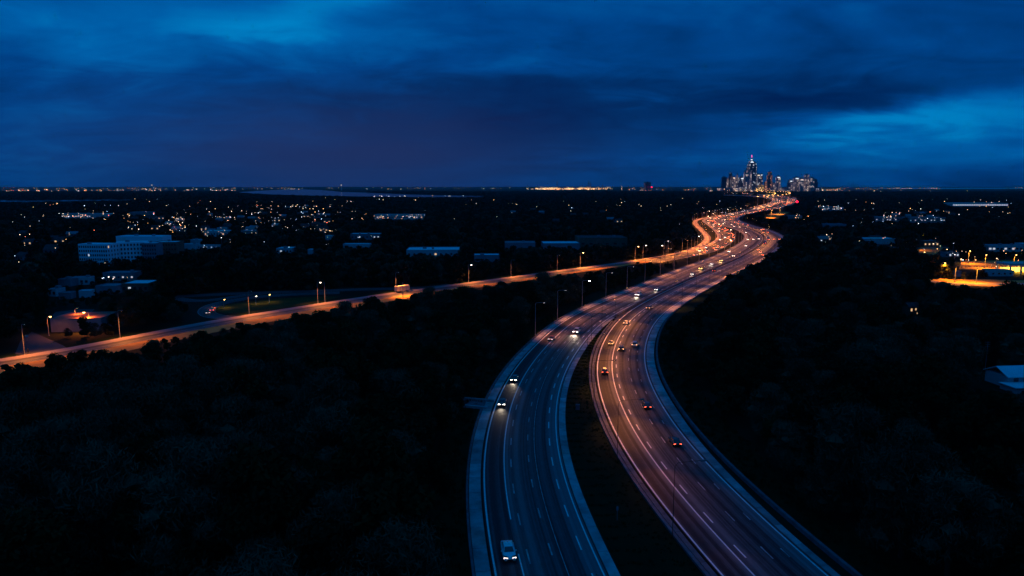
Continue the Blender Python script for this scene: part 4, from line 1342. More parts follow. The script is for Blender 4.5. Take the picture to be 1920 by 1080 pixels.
def grow():
    rasters = make_rasters()
    # candidates on a jittered grid, thinning out with distance
    def cand(y0, y1, step, marg=1.12):
        ys = np.arange(y0, y1, step)
        out = []
        for yy in ys:
            w_ = 0.76 * yy * marg + 25
            xs = np.arange(-w_, w_, step)
            out.append(np.stack([xs, np.full(len(xs), yy)], 1))
        P = np.concatenate(out)
        return P + rng.uniform(-.45, .45, P.shape) * step
    P = cand(48, 700, 6.8)
    n = len(P)
    size = np.clip(rng.lognormal(.06, .26, n), .6, 1.65)
    kind = rng.integers(0, len(TREE_KINDS), n)
    patch = np.sin(P[:, 0] * .045 + 1.3) * np.sin(P[:, 1] * .038) + rng.normal(size=n) * .3
    size = np.where((P[:, 1] < 150) & (P[:, 0] < -8), np.clip(size * 1.25, .7, 1.7), size)
    kind = np.where((patch > .35) & (P[:, 1] < 170) & (P[:, 0] < 60), 3 + rng.integers(0, 2, n), kind)
    H = np.array([t[2] for t in TREE_KINDS])[kind] * size
    Rd = np.array([t[3] for t in TREE_KINDS])[kind] * size
    ok = tree_ok(P[:, 0], P[:, 1], H, Rd, rasters)
    # where a grown tree would stand in the way only low scrub grows
    size2 = np.where(ok, size, size * .5)
    ok2 = tree_ok(P[:, 0], P[:, 1], H / size * size2, Rd / size * size2, rasters)
    size3 = np.where(ok2, size2, size * .28)
    ok3 = tree_ok(P[:, 0], P[:, 1], H / size * size3, Rd / size * size3, rasters)
    size = size3
    P, size, kind = P[ok3], size[ok3], kind[ok3]
    H = np.array([t[2] for t in TREE_KINDS])[kind] * size
    # in the picture?
    d = P[:, 1] * math.cos(PITCH) + (CAM_H - H) * math.sin(PITCH)
    v = (-(H - CAM_H) * -1 * math.cos(PITCH) + P[:, 1] * math.sin(PITCH)) / d
    topy = 540 - FPX * v
    inpic = (np.abs(P[:, 0] / d) < .75) & (topy < 1080)
    score = np.where(inpic, size / P[:, 1], 0)
    order = np.argsort(-score)
    big = order[:NEAR_TREES]
    rest = order[NEAR_TREES:]
    rotz = rng.uniform(0, 6.28, len(P))
    for i in big:
        cm, tm, h, r_, lm = TREE_KINDS[kind[i]]
        x, y = P[i]
        sl, off = PL.near(x, y)
        offr = PR.near(x, y)[1]
        edge = (-off - 11.5) if off < 0 else (offr - 12)
        look = {'leaf_a': 'dark green', 'leaf_b': 'dark olive', 'leaf_c': 'grey twiggy'}[lm]
        sz = 'shrub' if size[i] < .65 else 'tree'
        tall = 'low' if size[i] < .65 else 'small' if size[i] < .92 else 'middling' if size[i] < 1.2 else 'tall'
        depth = 'at the grass verge' if edge < 12 else 'in the second row from the verge' if edge < 22 else 'some rows into the woods' if edge < 48 else 'deep in the woods'
        ramp_y = 168
        along = ('near the bottom edge' if y < 85 else 'below the access ramp' if y < ramp_y else 'above the access ramp') if off < 0 else ('near the bottom edge' if y < 85 else 'below the white house' if y < 175 else 'level with the white house')
        side = 'beside the oncoming carriageway' if off < 0 else 'beside the departing carriageway'
        lab = '%s %s %s %s, %s' % (tall, look, sz, depth, along if along != 'near the bottom edge' else along + (' left' if off < 0 else ' right'))
        o = thing('tree' if sz == 'tree' else 'shrub', (x, y, 0), float(rotz[i]), lab, sz, '%ss %s %s' % (sz, side, along))
        s_ = float(size[i])
        o.scale = (s_, s_, s_)
        link('trunk', tm, o)
        link('crown', cm, o)
    # the rest of the near wood and everything behind: one mass
    silhouettes()
    nearwood = [(P[i, 0], P[i, 1], size[i], rotz[i]) for i in rest if P[i, 1] < 330]
    midwood = [(P[i, 0], P[i, 1], size[i], rotz[i]) for i in rest if P[i, 1] >= 330]
    Q = cand(700, 1500, 8.5)
    sz = rng.uniform(.75, 1.25, len(Q))
    ok = tree_ok(Q[:, 0], Q[:, 1], 10 * sz, 4.4 * sz, rasters)
    sz = np.where(ok, sz, sz * .45)
    ok = tree_ok(Q[:, 0], Q[:, 1], 10 * sz, 4.4 * sz, rasters)
    midwood += [(*Q[i], sz[i], rng.uniform(0, 6.28)) for i in np.where(ok)[0]]
    W = cand(1500, 6200, 34, 1.05)
    sz = rng.uniform(.7, 1.3, len(W))
    ok = tree_ok(W[:, 0], W[:, 1], 10 * sz, 13 * sz, rasters)
    keep = ok & (rng.uniform(size=len(W)) < .8)
    farwood = [(*W[i], sz[i], rng.uniform(0, 6.28)) for i in np.where(keep)[0]]
    full = []
    for (cm, tm, h, r_, lm) in TREE_KINDS:
        full.append(cm)
    scatter('forest', 'dense dark woodland filling the near ground on both sides of the highway', nearwood, full)
    scatter('forest', 'dark woodland spreading over the middle distance', midwood, MID_KINDS)
    scatter('forest', 'far dark woodland between the town lights', farwood, FAR_KINDS)
    # rough grass on the median and the verges
    tuft = MB()
    rr = random.Random(3)
    for _ in range(16):
        a, r_, hh = rr.uniform(0, 6.28), rr.uniform(0, .5), rr.uniform(.25, .6)
        x, y, b2 = r_ * math.cos(a), r_ * math.sin(a), rr.uniform(0, 6.28)
        tuft.face([(x - .05 * math.sin(b2), y + .05 * math.cos(b2), 0), (x + .05 * math.sin(b2), y - .05 * math.cos(b2), 0), (x + .25 * math.cos(b2) * hh, y + .25 * math.sin(b2) * hh, hh)])
    tuft = tuft.mesh('grass_tuft', M['grass_tuft'])
    pts = []
    for s in np.arange(30, sM_R, .28):
        pr = np.array(PR.at(s, -10.4)[0])
        pl = np.array(PL.at(PL.near(*pr)[0], 10.3)[0])
        for _ in range(2):
            p = pl + (pr - pl) * rr.random()
            pts.append((p[0], p[1], rr.uniform(.3, .9), rr.uniform(0, 6.28)))
        p = PR.at(s, rr.uniform(12.3, 21))[0]
        pts.append((p[0], p[1], rr.uniform(.5, 1.9), rr.uniform(0, 6.28)))
        p = PL.at(s, -rr.uniform(11.8, 18))[0]
        pts.append((p[0], p[1], rr.uniform(.5, 1.9), rr.uniform(0, 6.28)))
    scatter('grass', 'rough dark grass on the median and along both verges', pts, [tuft])
    print('TREES', len(big), len(nearwood), len(midwood), len(farwood))

def silhouettes():
    """the row of grown trees between the woods and the frontage road"""
    tops = [(10, 676, 9.0, 5), (34, 675, 10.5, 0), (102, 656, 12, 1), (152, 648, 12, 0), (192, 649, 11.5, 2), (282, 637, 12.5, 1), (381, 613, 11, 0),
            (451, 597, 13, 5), (551, 581, 11, 0), (626, 578, 11, 1), (698, 551, 12, 2), (744, 553, 10.5, 0), (842, 537, 11, 2),
            (881, 535, 10.5, 0), (943, 523, 12, 2), (1012, 520, 11, 0), (1048, 509, 12, 1), (1146, 497, 11, 2), (1160, 496, 10, 0), (1218, 486, 11, 1)]
    for i, (px_, py_, h_, kd) in enumerate(tops):
        cm, tm, h, r_, lm = TREE_KINDS[kd]
        k_ = h_ / h
        x, y = g(px_, py_ + 5, h_ * .97)
        k_ *= .94
        n_ = ('first second third fourth fifth sixth seventh eighth ninth tenth eleventh twelfth thirteenth fourteenth fifteenth sixteenth seventeenth eighteenth nineteenth twentieth').split()
        nth = n_[i] + ' from the left end' if i < 10 else n_[len(tops) - 1 - i] + ' from the right end'
        o = thing('tree', (x, y, 0), i * 1.7, 'dark tree silhouetted against the lit frontage road, ' + nth, 'tree', 'silhouetted trees along the frontage road')
        o.scale = (k_, k_, k_)
        link('trunk', tm, o)
        link('crown', cm, o)

def scatter(name, label, items, meshes):
    me = bpy.data.meshes.new(name)
    A = np.array(items, float)
    me.from_pydata([(a[0], a[1], 0) for a in items], [], [])
    sc = me.attributes.new('tree_scale', 'FLOAT', 'POINT'); sc.data.foreach_set('value', A[:, 2])
    ro = me.attributes.new('tree_turn', 'FLOAT', 'POINT'); ro.data.foreach_set('value', A[:, 3])
    ob = link(name, me)
    tag(ob, label, kind='stuff')
    col = bpy.data.collections.new(name + '_kinds')
    for i, m in enumerate(meshes):
        col.objects.link(bpy.data.objects.new('wood_tree', m))
    ng = bpy.data.node_groups.new('scatter', 'GeometryNodeTree')
    ng.interface.new_socket('Geometry', in_out='INPUT', socket_type='NodeSocketGeometry')
    ng.interface.new_socket('Geometry', in_out='OUTPUT', socket_type='NodeSocketGeometry')
    N, Lk = ng.nodes, ng.links
    gi, go = N.new('NodeGroupInput'), N.new('NodeGroupOutput')
    ci = N.new('GeometryNodeCollectionInfo')
    ci.inputs['Collection'].default_value = col
    ci.inputs['Separate Children'].default_value = True
    ci.inputs['Reset Children'].default_value = True
    ip = N.new('GeometryNodeInstanceOnPoints')
    ip.inputs['Pick Instance'].default_value = True
    rv = N.new('FunctionNodeRandomValue'); rv.data_type = 'INT'
    rv.inputs[4].default_value = 0
    rv.inputs[5].default_value = len(meshes) - 1
    a1 = N.new('GeometryNodeInputNamedAttribute'); a1.data_type = 'FLOAT'; a1.inputs[0].default_value = 'tree_scale'
    a2 = N.new('GeometryNodeInputNamedAttribute'); a2.data_type = 'FLOAT'; a2.inputs[0].default_value = 'tree_turn'
    cr = N.new('ShaderNodeCombineXYZ')
    Lk.new(a2.outputs[0], cr.inputs[2])
    Lk.new(gi.outputs[0], ip.inputs['Points'])
    Lk.new(ci.outputs[0], ip.inputs['Instance'])
    Lk.new(rv.outputs[2], ip.inputs['Instance Index'])
    Lk.new(cr.outputs[0], ip.inputs['Rotation'])
    Lk.new(a1.outputs[0], ip.inputs['Scale'])
    Lk.new(ip.outputs[0], go.inputs[0])
    md = ob.modifiers.new('scatter', 'NODES')
    md.node_group = ng
    return ob
NEAR_TREES = 270
# ------------------------------------------------------------------ buildings
def up(px, py, Y):
    """world x, z of what is seen at a pixel and stands Y metres ahead"""
    u = (px - 960) / FPX
    v = (540 - py) / FPX
    t = Y / (math.cos(PITCH) + v * math.sin(PITCH))
    return u * t, CAM_H + t * (-math.sin(PITCH) + v * math.cos(PITCH))

def unit_window(w_, h_, m):
    q = MB(); q.box((0, 0, 0), (w_, 0.10, h_))
    return q.mesh('window', M[m])
_win = {}
def window(parent, x, y, z, rz, w_, h_, m):
    k = (round(w_, 2), round(h_, 2), m)
    if k not in _win:
        _win[k] = unit_window(w_, h_, m)
    return link('window', _win[k], parent, (x, y, z), rz)

def block(label, x, y, w_, d_, h, rz, wall='wall_w', roof='roof_l', rows=0, cols=0, lit=0.0, win=(1.4, 1.5), side_cols=0, cat='building', group=None, name='building',
          parapet=0.6, plant=True, lit_m=('lit_w', 'lit_c'), sight=None, win_m='pane', zlow=0.0):
    """flat-roofed building; front faces local -Y"""
    o = thing(name, (x, y, 0), rz, label, cat, group)
    q = MB(); q.box((0, 0, h / 2), (w_, d_, h), skip_bottom=True); q.build('wall', M[wall], o)
    q = MB(); q.box((0, 0, h + 0.12), (w_ - 0.6, d_ - 0.6, 0.24)); rf = q.build('roof', M[roof], o)
    for sx, sy, lx, ly in ((0, -1, w_ + .1, .28), (0, 1, w_ + .1, .28), (-1, 0, .28, d_ - .46), (1, 0, .28, d_ - .46)):
        q = MB(); q.box((sx * (w_ / 2 - .09), sy * (d_ / 2 - .09), h + parapet / 2), (lx, ly, parapet)); q.build('parapet', M[wall], o)
    if plant:
        rr = random.Random(int(x * 7 + y))
        for _ in range(max(1, int(w_ / 14))):
            q = MB(); q.box((rr.uniform(-.35, .35) * w_, rr.uniform(-.3, .3) * d_, h + .24 + .7), (rr.uniform(1.5, 3), rr.uniform(1.2, 2.2), 1.4)); q.build('roof_unit', M['roof_m'], rf)
    fh = (h - zlow) / max(rows, 1)
    rr = random.Random(int(x * 3 + y * 5))
    def pick():
        return rr.choice(lit_m) if rr.random() < lit else win_m
    for r_ in range(rows):
        z = zlow + fh * (r_ + .52)
        for c_ in range(cols):
            window(o, -w_ / 2 + w_ * (c_ + .5) / cols, -d_ / 2 - .02, z, 0, win[0], min(win[1], fh * .62), pick())
        for c_ in range(side_cols):
            for sgn in (-1, 1):
                window(o, sgn * (w_ / 2 + .02), -d_ / 2 + d_ * (c_ + .5) / side_cols, z, math.pi / 2, win[0], min(win[1], fh * .62), pick())
    FOOT.append((x, y, max(w_, d_) * .55 + 2))
    if sight is not None:
        SIGHT.append((x, y - d_ * .4, w_ * .5, sight))
    return o

def block_px(label, px, py, wpx, d_, h, rz=0.0, **kw):
    """the front base centre stands where the photograph shows it"""
    x, y = g(px, py)
    w_ = wpx / FPX * y * .99
    return block(label, x - math.sin(rz) * 0, y + d_ / 2, w_, d_, h, rz, **kw)

# the large hospital-like block on the left: three wings and a penthouse floor
hx, hy = g(177, 500)
block('white five-storey wing with rows of dark windows at the left end of the hospital', hx, hy + 7, 22, 12, 15.2, -0.12, wall='wall_h', rows=5, cols=13, side_cols=4, lit=.02, win=(.95, 1.5), sight=5.2, zlow=.6)
hx, hy = g(236, 497)
block('white five-storey angled middle wing of the hospital', hx, hy + 12, 21, 12, 15.4, 0.42, wall='wall_h', rows=5, cols=10, side_cols=3, lit=.02, win=(1.05, 1.6), sight=5.4, zlow=.6)
hx, hy = g(276, 496)
block('dim grey-white right wing of the hospital beside the brick annex', hx, hy + 9, 10, 12, 14.6, 0.10, rows=5, cols=6, lit=.0, wall='wall_g', win=(1.0, 1.5), sight=5.6, zlow=.6)
hx, hy = g(309, 489)
block('long brick annex with reddish wall right of the hospital', hx, hy + 8, 17, 14, 13.6, 0.05, wall='brick', roof='roof_l', rows=4, cols=8, win=(1.2, 1.3), sight=7.0)
hx, hy = g(255, 482)
block('pale flat-roofed rear range rising behind the hospital wings', hx, hy + 14, 38, 14, 15.5, -0.04, wall='wall_h', roof='roof_l', rows=0, sight=13.0)
block_px('low white pavilion with bright eaves right of the brick annex', 354, 468, 26, 8, 4.5, sight=1.5)
block_px('small pale-roofed hut above the white pavilion', 366, 459, 18, 8, 4.5, sight=2)
block_px('thin white canopy roof right of the pavilion', 392, 467, 44, 4, 3.2, plant=False, rows=1, cols=9, lit=.5, lit_m=('lit_c',), win=(1, .8), sight=1.5)
# sheds with pale roofs beyond the frontage road
block_px('low shed with dull blue-grey flat roof, smaller of the pair', 200, 552, 40, 10, 4.0, -0.05, wall='wall_g', roof='roof_m', plant=False, sight=3.0)
block_px('low shed with bright pale flat roof, larger of the pair', 252, 549, 50, 15, 4.5, 0.06, wall='brick', roof='roof_l', plant=False, rows=1, cols=5, lit=.3, sight=2.0)
block_px('long grey workshop with vaulted look and lit yard', 222, 527, 58, 10, 4.5, 0.05, wall='wall_g', roof='roof_m', rows=1, cols=7, lit=.45, lit_m=('lit_c',), win=(1.0, .9), sight=2.0)
block_px('white-walled garage with pale roof left of the workshop', 148, 534, 34, 7, 3.6, 0.1, roof='roof_m', rows=1, cols=4, lit=.1, sight=1.5)
block_px('long low grey house left of the white garage', 122, 537, 26, 6, 3.6, -0.1, wall='wall_g', roof='roof_m', sight=1.5)
block_px('small white outbuilding with broken outline', 158, 558, 22, 5, 3.0, 0.25, roof='roof_l', plant=False, sight=1.0)
block_px('pale cottage at the left edge of the sheds', 100, 556, 18, 6, 3.4, -0.2, roof='roof_m', rows=1, cols=2, sight=1.0)
block_px('grey lean-to right of the cottage', 121, 561, 22, 5, 2.8, 0.1, wall='wall_g', roof='roof_m', plant=False, sight=1.0)
block_px('dark flat building beside the orange-lit forecourt', 140, 622, 92, 14, 5.0, 0.12, wall='wall_g', roof='brick', plant=False, parapet=.25, sight=4.0)
# warehouses in the middle distance
block_px('long warehouse with bright blue-white roof', 810, 484, 100, 26, 6.0, 0.06, wall='wall_w', roof='roof_l', rows=1, cols=10, lit=.1, win=(1.5, 1.4), sight=3.0)
block_px('smaller warehouse with patchy pale roof right of the long one', 912, 492, 48, 12, 5.0, 0.05, wall='wall_g', roof='roof_l', sight=3.5)
block_px('flat store with pale blue roof before the dark hall', 1052, 470, 70, 24, 6.0, 0.04, wall='wall_g', roof='roof_l', plant=False, sight=3.5)
block_px('large dark brick hall with faint roof edge', 1130, 468, 92, 34, 10.0, 0.02, wall='brick', roof='roof_d', rows=1, cols=6, win=(2.5, 1.2), sight=4)
block_px('dim grey shed left of the flat store', 975, 470, 58, 20, 6.5, 0.0, wall='wall_g', roof='roof_m', sight=3.5)
block_px('low roof beside the white dots right of the hospital', 533, 476, 30, 14, 4.2, 0.0, roof='roof_l', rows=1, cols=5, lit=.4, lit_m=('lit_c',), sight=2.0)
block_px('small pale hut left of the frontage sheds', 582, 478, 10, 8, 4.0, 0.0, roof='roof_l', plant=False, sight=2.0)
block_px('thin pale roof strip above the huts', 668, 468, 50, 10, 4.5, 0.0, roof='roof_l', plant=False, sight=3)
block_px('long dim roof with lit windows beyond the strip roof', 685, 450, 56, 14, 6.0, 0.0, wall='wall_g', roof='roof_l', rows=1, cols=8, lit=.3, lit_m=('lit_c',), sight=2)
block_px('small bluish roof left of the long dim one', 616, 452, 12, 10, 5, 0.0, roof='roof_l', plant=False, sight=2)
block_px('pale roofed school right of the hospital, behind trees', 405, 444, 44, 18, 6.0, 0.0, roof='roof_l', rows=1, cols=8, lit=.1, sight=3)
block_px('grey-blue roof right of the school', 466, 442, 28, 14, 5.5, 0.0, wall='wall_g', roof='roof_l', sight=3)
block_px('lit retail strip with a row of white lights', 747, 412, 92, 34, 8, 0.0, roof='roof_m', rows=1, cols=20, lit=.4, lit_m=('lit_c', 'lit_w'), win=(2.2, 1.6), sight=1)
block_px('pale-roofed plant left of the lit shops', 145, 410, 60, 30, 8, 0.0, roof='roof_m', rows=1, cols=14, lit=.4, lit_m=('lit_c', 'lit_w'), win=(1.8, 1.4), sight=1)
block_px('faint blue roof right of the lit plant', 192, 409, 24, 30, 7, 0.0, roof='roof_l', sight=3)
block_px('long faint roof above the neighbourhood', 265, 405, 46, 24, 7, 0.0, wall='wall_g', roof='roof_m', sight=3)
# orange-lit box trailer at the frontage road
tx, ty = g(753, 549)
tr = thing('box_trailer', (tx, ty + 2.2, 0), PF.at(s_of(PF, 750, 548))[1], 'orange-lit parked box trailer beside the frontage road', 'trailer')
q = MB(); q.box((0, 0, 2.3), (8.2, 2.5, 2.6)); q.build('box', mat('trailer_panel', (0.62, 0.50, 0.34), 0.7), tr)
q = MB(); q.box((0, 0, .85), (7.6, 1.0, .28)); q.build('chassis', M['trim'], tr)
for wx in (-2.8, -1.7):
    for wy in (-1, 1):
        q = MB(); q.tube([(wx, wy - .15, .48), (wx, wy + .15, .48)], .48, 12); q.build('wheel', M['rubber'], tr)
q = MB(); q.box((3.2, 0, .36), (.2, .9, .72)); q.build('landing_leg', M['pole'], tr)
for k_ in (-2.05, 0.0, 2.05):
    q = MB(); q.box((k_, -1.262, 2.3), (.08, .03, 2.5)); q.build('rib', M['trim'], tr)
lx, ly = g(756, 556)
street_lamp(lx, ly - 1.0, 0.1, 'short lamp washing the box trailer with orange light', None, h=7.0, arm=1.6, kind='off', light=spot_data('trailer_light', 18000, SODIUM, 160))

# right-hand quarter
block_px('long bright white-blue hall near the horizon', 1838, 387.5, 104, 60, 9, 0.0, wall='wall_w', roof='roof_l', plant=False, rows=1, cols=24, lit=1.0, lit_m=('lit_c',), win=(5.5, 2.6), sight=1)
block_px('low shed with pale blue roof beside the white floodlight', 1650, 458, 60, 16, 5.0, 0.0, roof='roof_l', plant=False, sight=3.5)
block_px('orange-lit brick shop at the edge of the woods', 1746, 463, 30, 10, 5.0, 0.0, wall='brick', roof='roof_m', rows=1, cols=4, lit=.6, lit_m=('lit_w',), sight=1)
block_px('white strip building with a bright pale front', 1885, 472, 66, 12, 5.0, 0.0, roof='roof_m', rows=1, cols=9, lit=.45, lit_m=('lit_c',), win=(2.0, 1.5), sight=1.5)
block_px('long low roof at the back of the commercial quarter', 1960, 468, 76, 14, 4.5, 0.0, roof='roof_l', rows=1, cols=8, lit=.3, sight=2)
block_px('small grey kiosk with pale slats', 1785, 482, 28, 6, 3.2, 0.0, wall='wall_g', roof='roof_m', rows=1, cols=4, lit=.2, sight=1)
block_px('white garden wall building below the filling station', 1878, 518, 44, 8, 3.2, 0.0, wall='wall_w', roof='roof_m', plant=False, rows=1, cols=4, win=(1.2, 1.0), sight=1)
block_px('small dim hut among trees below the lit lot', 1795, 519, 14, 4, 3.0, 0.0, wall='wall_g', roof='roof_m', plant=False, sight=1)
block_px('dim roof with one lamp right of the far bend', 1565, 428, 44, 16, 5, 0.0, wall='wall_g', roof='roof_m', sight=3)
block_px('purplish roof below the red signal', 1492, 413, 24, 22, 7, 0.0, wall='wall_g', roof='roof_m', sight=3)
block_px('row of offices with cool lights, left half', 1664, 416, 46, 26, 7, 0.0, wall='wall_g', roof='roof_m', rows=1, cols=9, lit=.5, lit_m=('lit_c',), win=(1.6, 1.3), sight=1)
block_px('row of offices with cool lights, right half', 1740, 418, 66, 26, 8, 0.0, wall='wall_g', roof='roof_m', rows=1, cols=11, lit=.5, lit_m=('lit_c',), win=(1.6, 1.3), sight=1)
block_px('bluish lit depot right of the city', 1562, 396, 40, 40, 9, 0.0, wall='wall_g', roof='roof_m', rows=1, cols=14, lit=.4, lit_m=('lit_c',), win=(2, 1.6), sight=1)

# filling station with lit canopy
fx, fy = g(1924, 514)
fs = thing('filling_station', (fx, fy + 6, 0), 0.0, 'filling station with white canopy frame glowing yellow inside', 'station')
q = MB(); q.box((0, 0, 6.2), (22, 13, 1.2)); q.build('canopy', M['wall_w'], fs)
q = MB(); q.box((0, 0, 5.57), (20, 11, .06)); q.build('canopy_light', M['lit_y'], fs)
for sx in (-10.4, -3.5, 3.5, 10.4):
    for sy in (-5.9, 5.9):
        q = MB(); q.box((sx, sy, 2.8), (.7, .7, 5.6)); q.build('column', M['wall_w'], fs)
q = MB(); q.box((0, 5.2, 1.6), (18, .4, 3.2)); q.build('shopfront', M['lit_y'], fs)
for k_ in range(5):
    q = MB(); q.box((-8 + k_ * 4, 4.95, 1.6), (.2, .1, 3.2)); q.build('mullion', M['trim'], fs)
for k_ in (-5, 0, 5):
    q = MB(); q.box((k_, -1.5, .9), (.8, 1.2, 1.6)); q.build('pump', M['wall_g'], fs)
link('canopy_lamp', spot_data('canopy_light', 30000, (1.0, 0.50, 0.06), 165), fs, (0, 0, 5.3))
FOOT.append((fx, fy + 6, 15)); SIGHT.append((fx, fy, 11, .6))

lamps_px = [((1730, 497), 'glowing amber lamp left of the parking lot', 'sodium'), ((1764, 521), 'tall amber lamp rising from the grass bank', 'sodium'),
            ((1815, 494), 'small amber lamp at the top of the lot', 'sodium'), ((1846, 503), 'bright amber lamp in the middle of the lot', 'sodium'),
            ((1727, 456), 'dim amber lamp above the brick shop', 'sodium'), ((1705, 468), 'amber lamp beside the floodlight', 'sodium'),
            ((1900, 503), 'amber lamp next to the filling station', 'sodium'), ((1830, 531), 'amber lamp along the road under the bank', 'off'), ((1790, 528), 'hooded lamp at the start of the grass bank', 'off')]
for p, lab, kd in lamps_px:
    x, y = g(*p)
    street_lamp(x, y, random.uniform(2.6, 3.6), lab, 'lamps of the commercial quarter', h=9.5, arm=1.8, kind=kd, bright=kd != 'off', light=LOT_LIGHT)
for p, lab in (((1446, 408.5), 'orange yard lamp at the far bend, left one'), ((1462, 402), 'orange yard lamp at the far bend, right one')):
    x, y = g(*p)
    street_lamp(x, y, 3.0, lab, 'yard lamps at the far bend', h=14, arm=2, kind='sodium', bright=True, light=spot_data('yard_light', 90000, (1.0, .36, .05), 165))
SIGHT.append((*g(88, 593, 7.5), 1.5, 5.0)); SIGHT.append((*g(166, 585, 7.5), 1.5, 5.0))
for p, lab in (((88, 593), 'small warm lamp at the left corner of the flat roof'), ((166, 585), 'small warm lamp at the right corner of the flat roof')):
    x, y = g(*p, 7.5)
    street_lamp(x, y, 4.4 if p[0] < 100 else 1.9, lab, 'lamps at the flat roof', h=7.5, arm=1.2, kind='sodium', bright=True, light=spot_data('roof_light', 1500 if p[0] < 100 else 24000, (1.0, .22, .03), 165))
x, y = g(140, 622)
rl_ = street_lamp(x - 5, y + 9, -1.5, 'added low lamp throwing a red-orange streak over the flat roof', None, h=2.4, arm=0.6, kind='sodium', light=spot_data('roof_light', 3000, (1.0, .22, .03), 165))  # extra lamp, added to make the streak of light on the roof
rl_.location.z = 5.2
for p, lab in (((420, 578), 'low garden lamp at the left of the lawn'), ((480, 571), 'low garden lamp in the middle of the lawn'), ((505, 568), 'low garden lamp at the right of the lawn')):
    x, y = g(*p)
    street_lamp(x, y, 0, lab, 'garden lamps on the lawn', h=4.0, arm=.5, kind='warm' if p[0] == 480 else 'sodium', bright=True, light=spot_data('garden_light', 700, (1.0, .50, .05), 165))
x, y = g(1703, 470)
fl = thing('floodlight', (x, y, 0), 0, 'dazzling white floodlight on a short mast', 'floodlight')
q = MB(); q.tube([(0, 0, 0), (0, 0, 6)], [.16, .11], 8); q.build('mast', M['pole'], fl)
q = MB(); q.box((0, 0, 6.6), (3.0, .5, 1.6)); q.build('housing', M['housing'], fl)
q = MB(); q.box((0, -.3, 6.6), (2.7, .12, 1.4)); q.build('lens', mat('floodlight_lens', (.9, .9, .9), .3, emit=(.95, .9, 1.0), estr=30), fl)
x, y = g(1494, 388)
rs = thing('signal_gantry', (x, y, 0), 0, 'glowing red signal beside the far bend of the highway', 'signal')
q = MB(); q.tube([(0, 0, 0), (0, 0, 13)], [.5, .35], 8); q.build('post', M['pole'], rs)
q = MB(); q.tube([(0, -.6, 14), (0, .6, 14)], [2.7, 2.5], 12); q.build('lens', M['red'], rs)
q = MB(); q.tube([(0, .62, 14), (0, 1.2, 14)], [3.0, 3.0], 12); q.build('housing', M['housing'], rs)

# house with two pale roofs at the right edge
x, y = g(1905, 735)
ho = thing('house', (x + 6.0, y + 8, -1.1), 0.10, 'white house with pale blue stepped roofs at the right edge', 'house')
def gable(q, cx_, cy_, w_, d_, ze, zr, mi=0, t=.22, over=.45):
    for sgn in (-1, 1):
        y0, y1 = cy_ + sgn * (d_ / 2 + over), cy_
        sl = (zr - ze) / (d_ / 2)
        a = [(cx_ - w_ / 2 - over, y0, ze - sl * over), (cx_ + w_ / 2 + over, y0, ze - sl * over), (cx_ + w_ / 2 + over, y1, zr), (cx_ - w_ / 2 - over, y1, zr)]
        bb = [(p[0], p[1], p[2] + t) for p in a]
        for f in ((bb[0], bb[1], bb[2], bb[3]), (a[3], a[2], a[1], a[0]), (a[0], a[1], bb[1], bb[0]), (a[1], a[2], bb[2], bb[1]), (a[3], a[0], bb[0], bb[3])):
            q.face(f if sgn < 0 else f[::-1], mi)
q = MB(); q.box((0, 0, 2.2), (13, 8, 4.4)); q.build('wall', M['wall_w'], ho)
q = MB(); gable(q, 0, 0, 13, 8, 4.4, 6.3); q.build('roof', M['roof_l'], ho)
q = MB(); q.box((-1.0, -6.4, 1.3), (15, 5.4, 2.6)); q.build('annex_wall', M['wall_w'], ho)
q = MB(); q.box((-1.0, -6.5, 2.78), (15.8, 5.9, .22)); q.build('annex_roof', M['roof_l'], ho)
for k_ in (-4, -1, 2, 5):
    window(ho, k_, -4.03, 3.5, 0, 1.4, 1.0, 'pane')
for k_ in (-6, -2.5, 1, 4):
    window(ho, k_, -9.13, 1.4, 0, 1.5, 1.2, 'pane')
FOOT.append((x + 2, y + 6, 10)); SIGHT.append((x - 1, y, 9, 1.2))
# lit cabin deep in the woods on the right, and an antenna pole
x, y = g(1706, 592)
cb = thing('cabin', (x, y, 0), .2, 'lit cabin window showing through trees on the right', 'cabin')
q = MB(); q.box((0, 0, 2.2), (5, 4, 4.4)); q.build('wall', M['brick'], cb)
q = MB(); gable(q, 0, 0, 5, 4, 4.4, 5.8); q.build('roof', M['roof_d'], cb)
window(cb, -1.2, -2.03, 3.0, 0, .8, 1.2, 'lit_w'); window(cb, 0.9, -2.03, 3.2, 0, .6, .9, 'lit_w'); window(cb, 1.8, -2.03, 1.4, 0, .5, .8, 'lit_w')
FOOT.append((x, y, 5)); SIGHT.append((x, y - 2, 2.6, 1.6))
x, y = g(1847, 694)
an = thing('antenna_mast', (x, y, 0), 0, 'thin antenna mast left of the white house', 'antenna')
q = MB(); q.tube([(0, 0, 0), (0, 0, 9)], [.1, .05], 6); q.build('mast', M['pole'], an)
for z_ in (7.4, 8.1, 8.8):
    q = MB(); q.tube([(-.8, 0, z_), (.8, 0, z_)], .03, 5); q.build('crossbar', M['pole'], an)
FOOT.append((x, y, 3)); SIGHT.append((x, y, 1.0, 4))
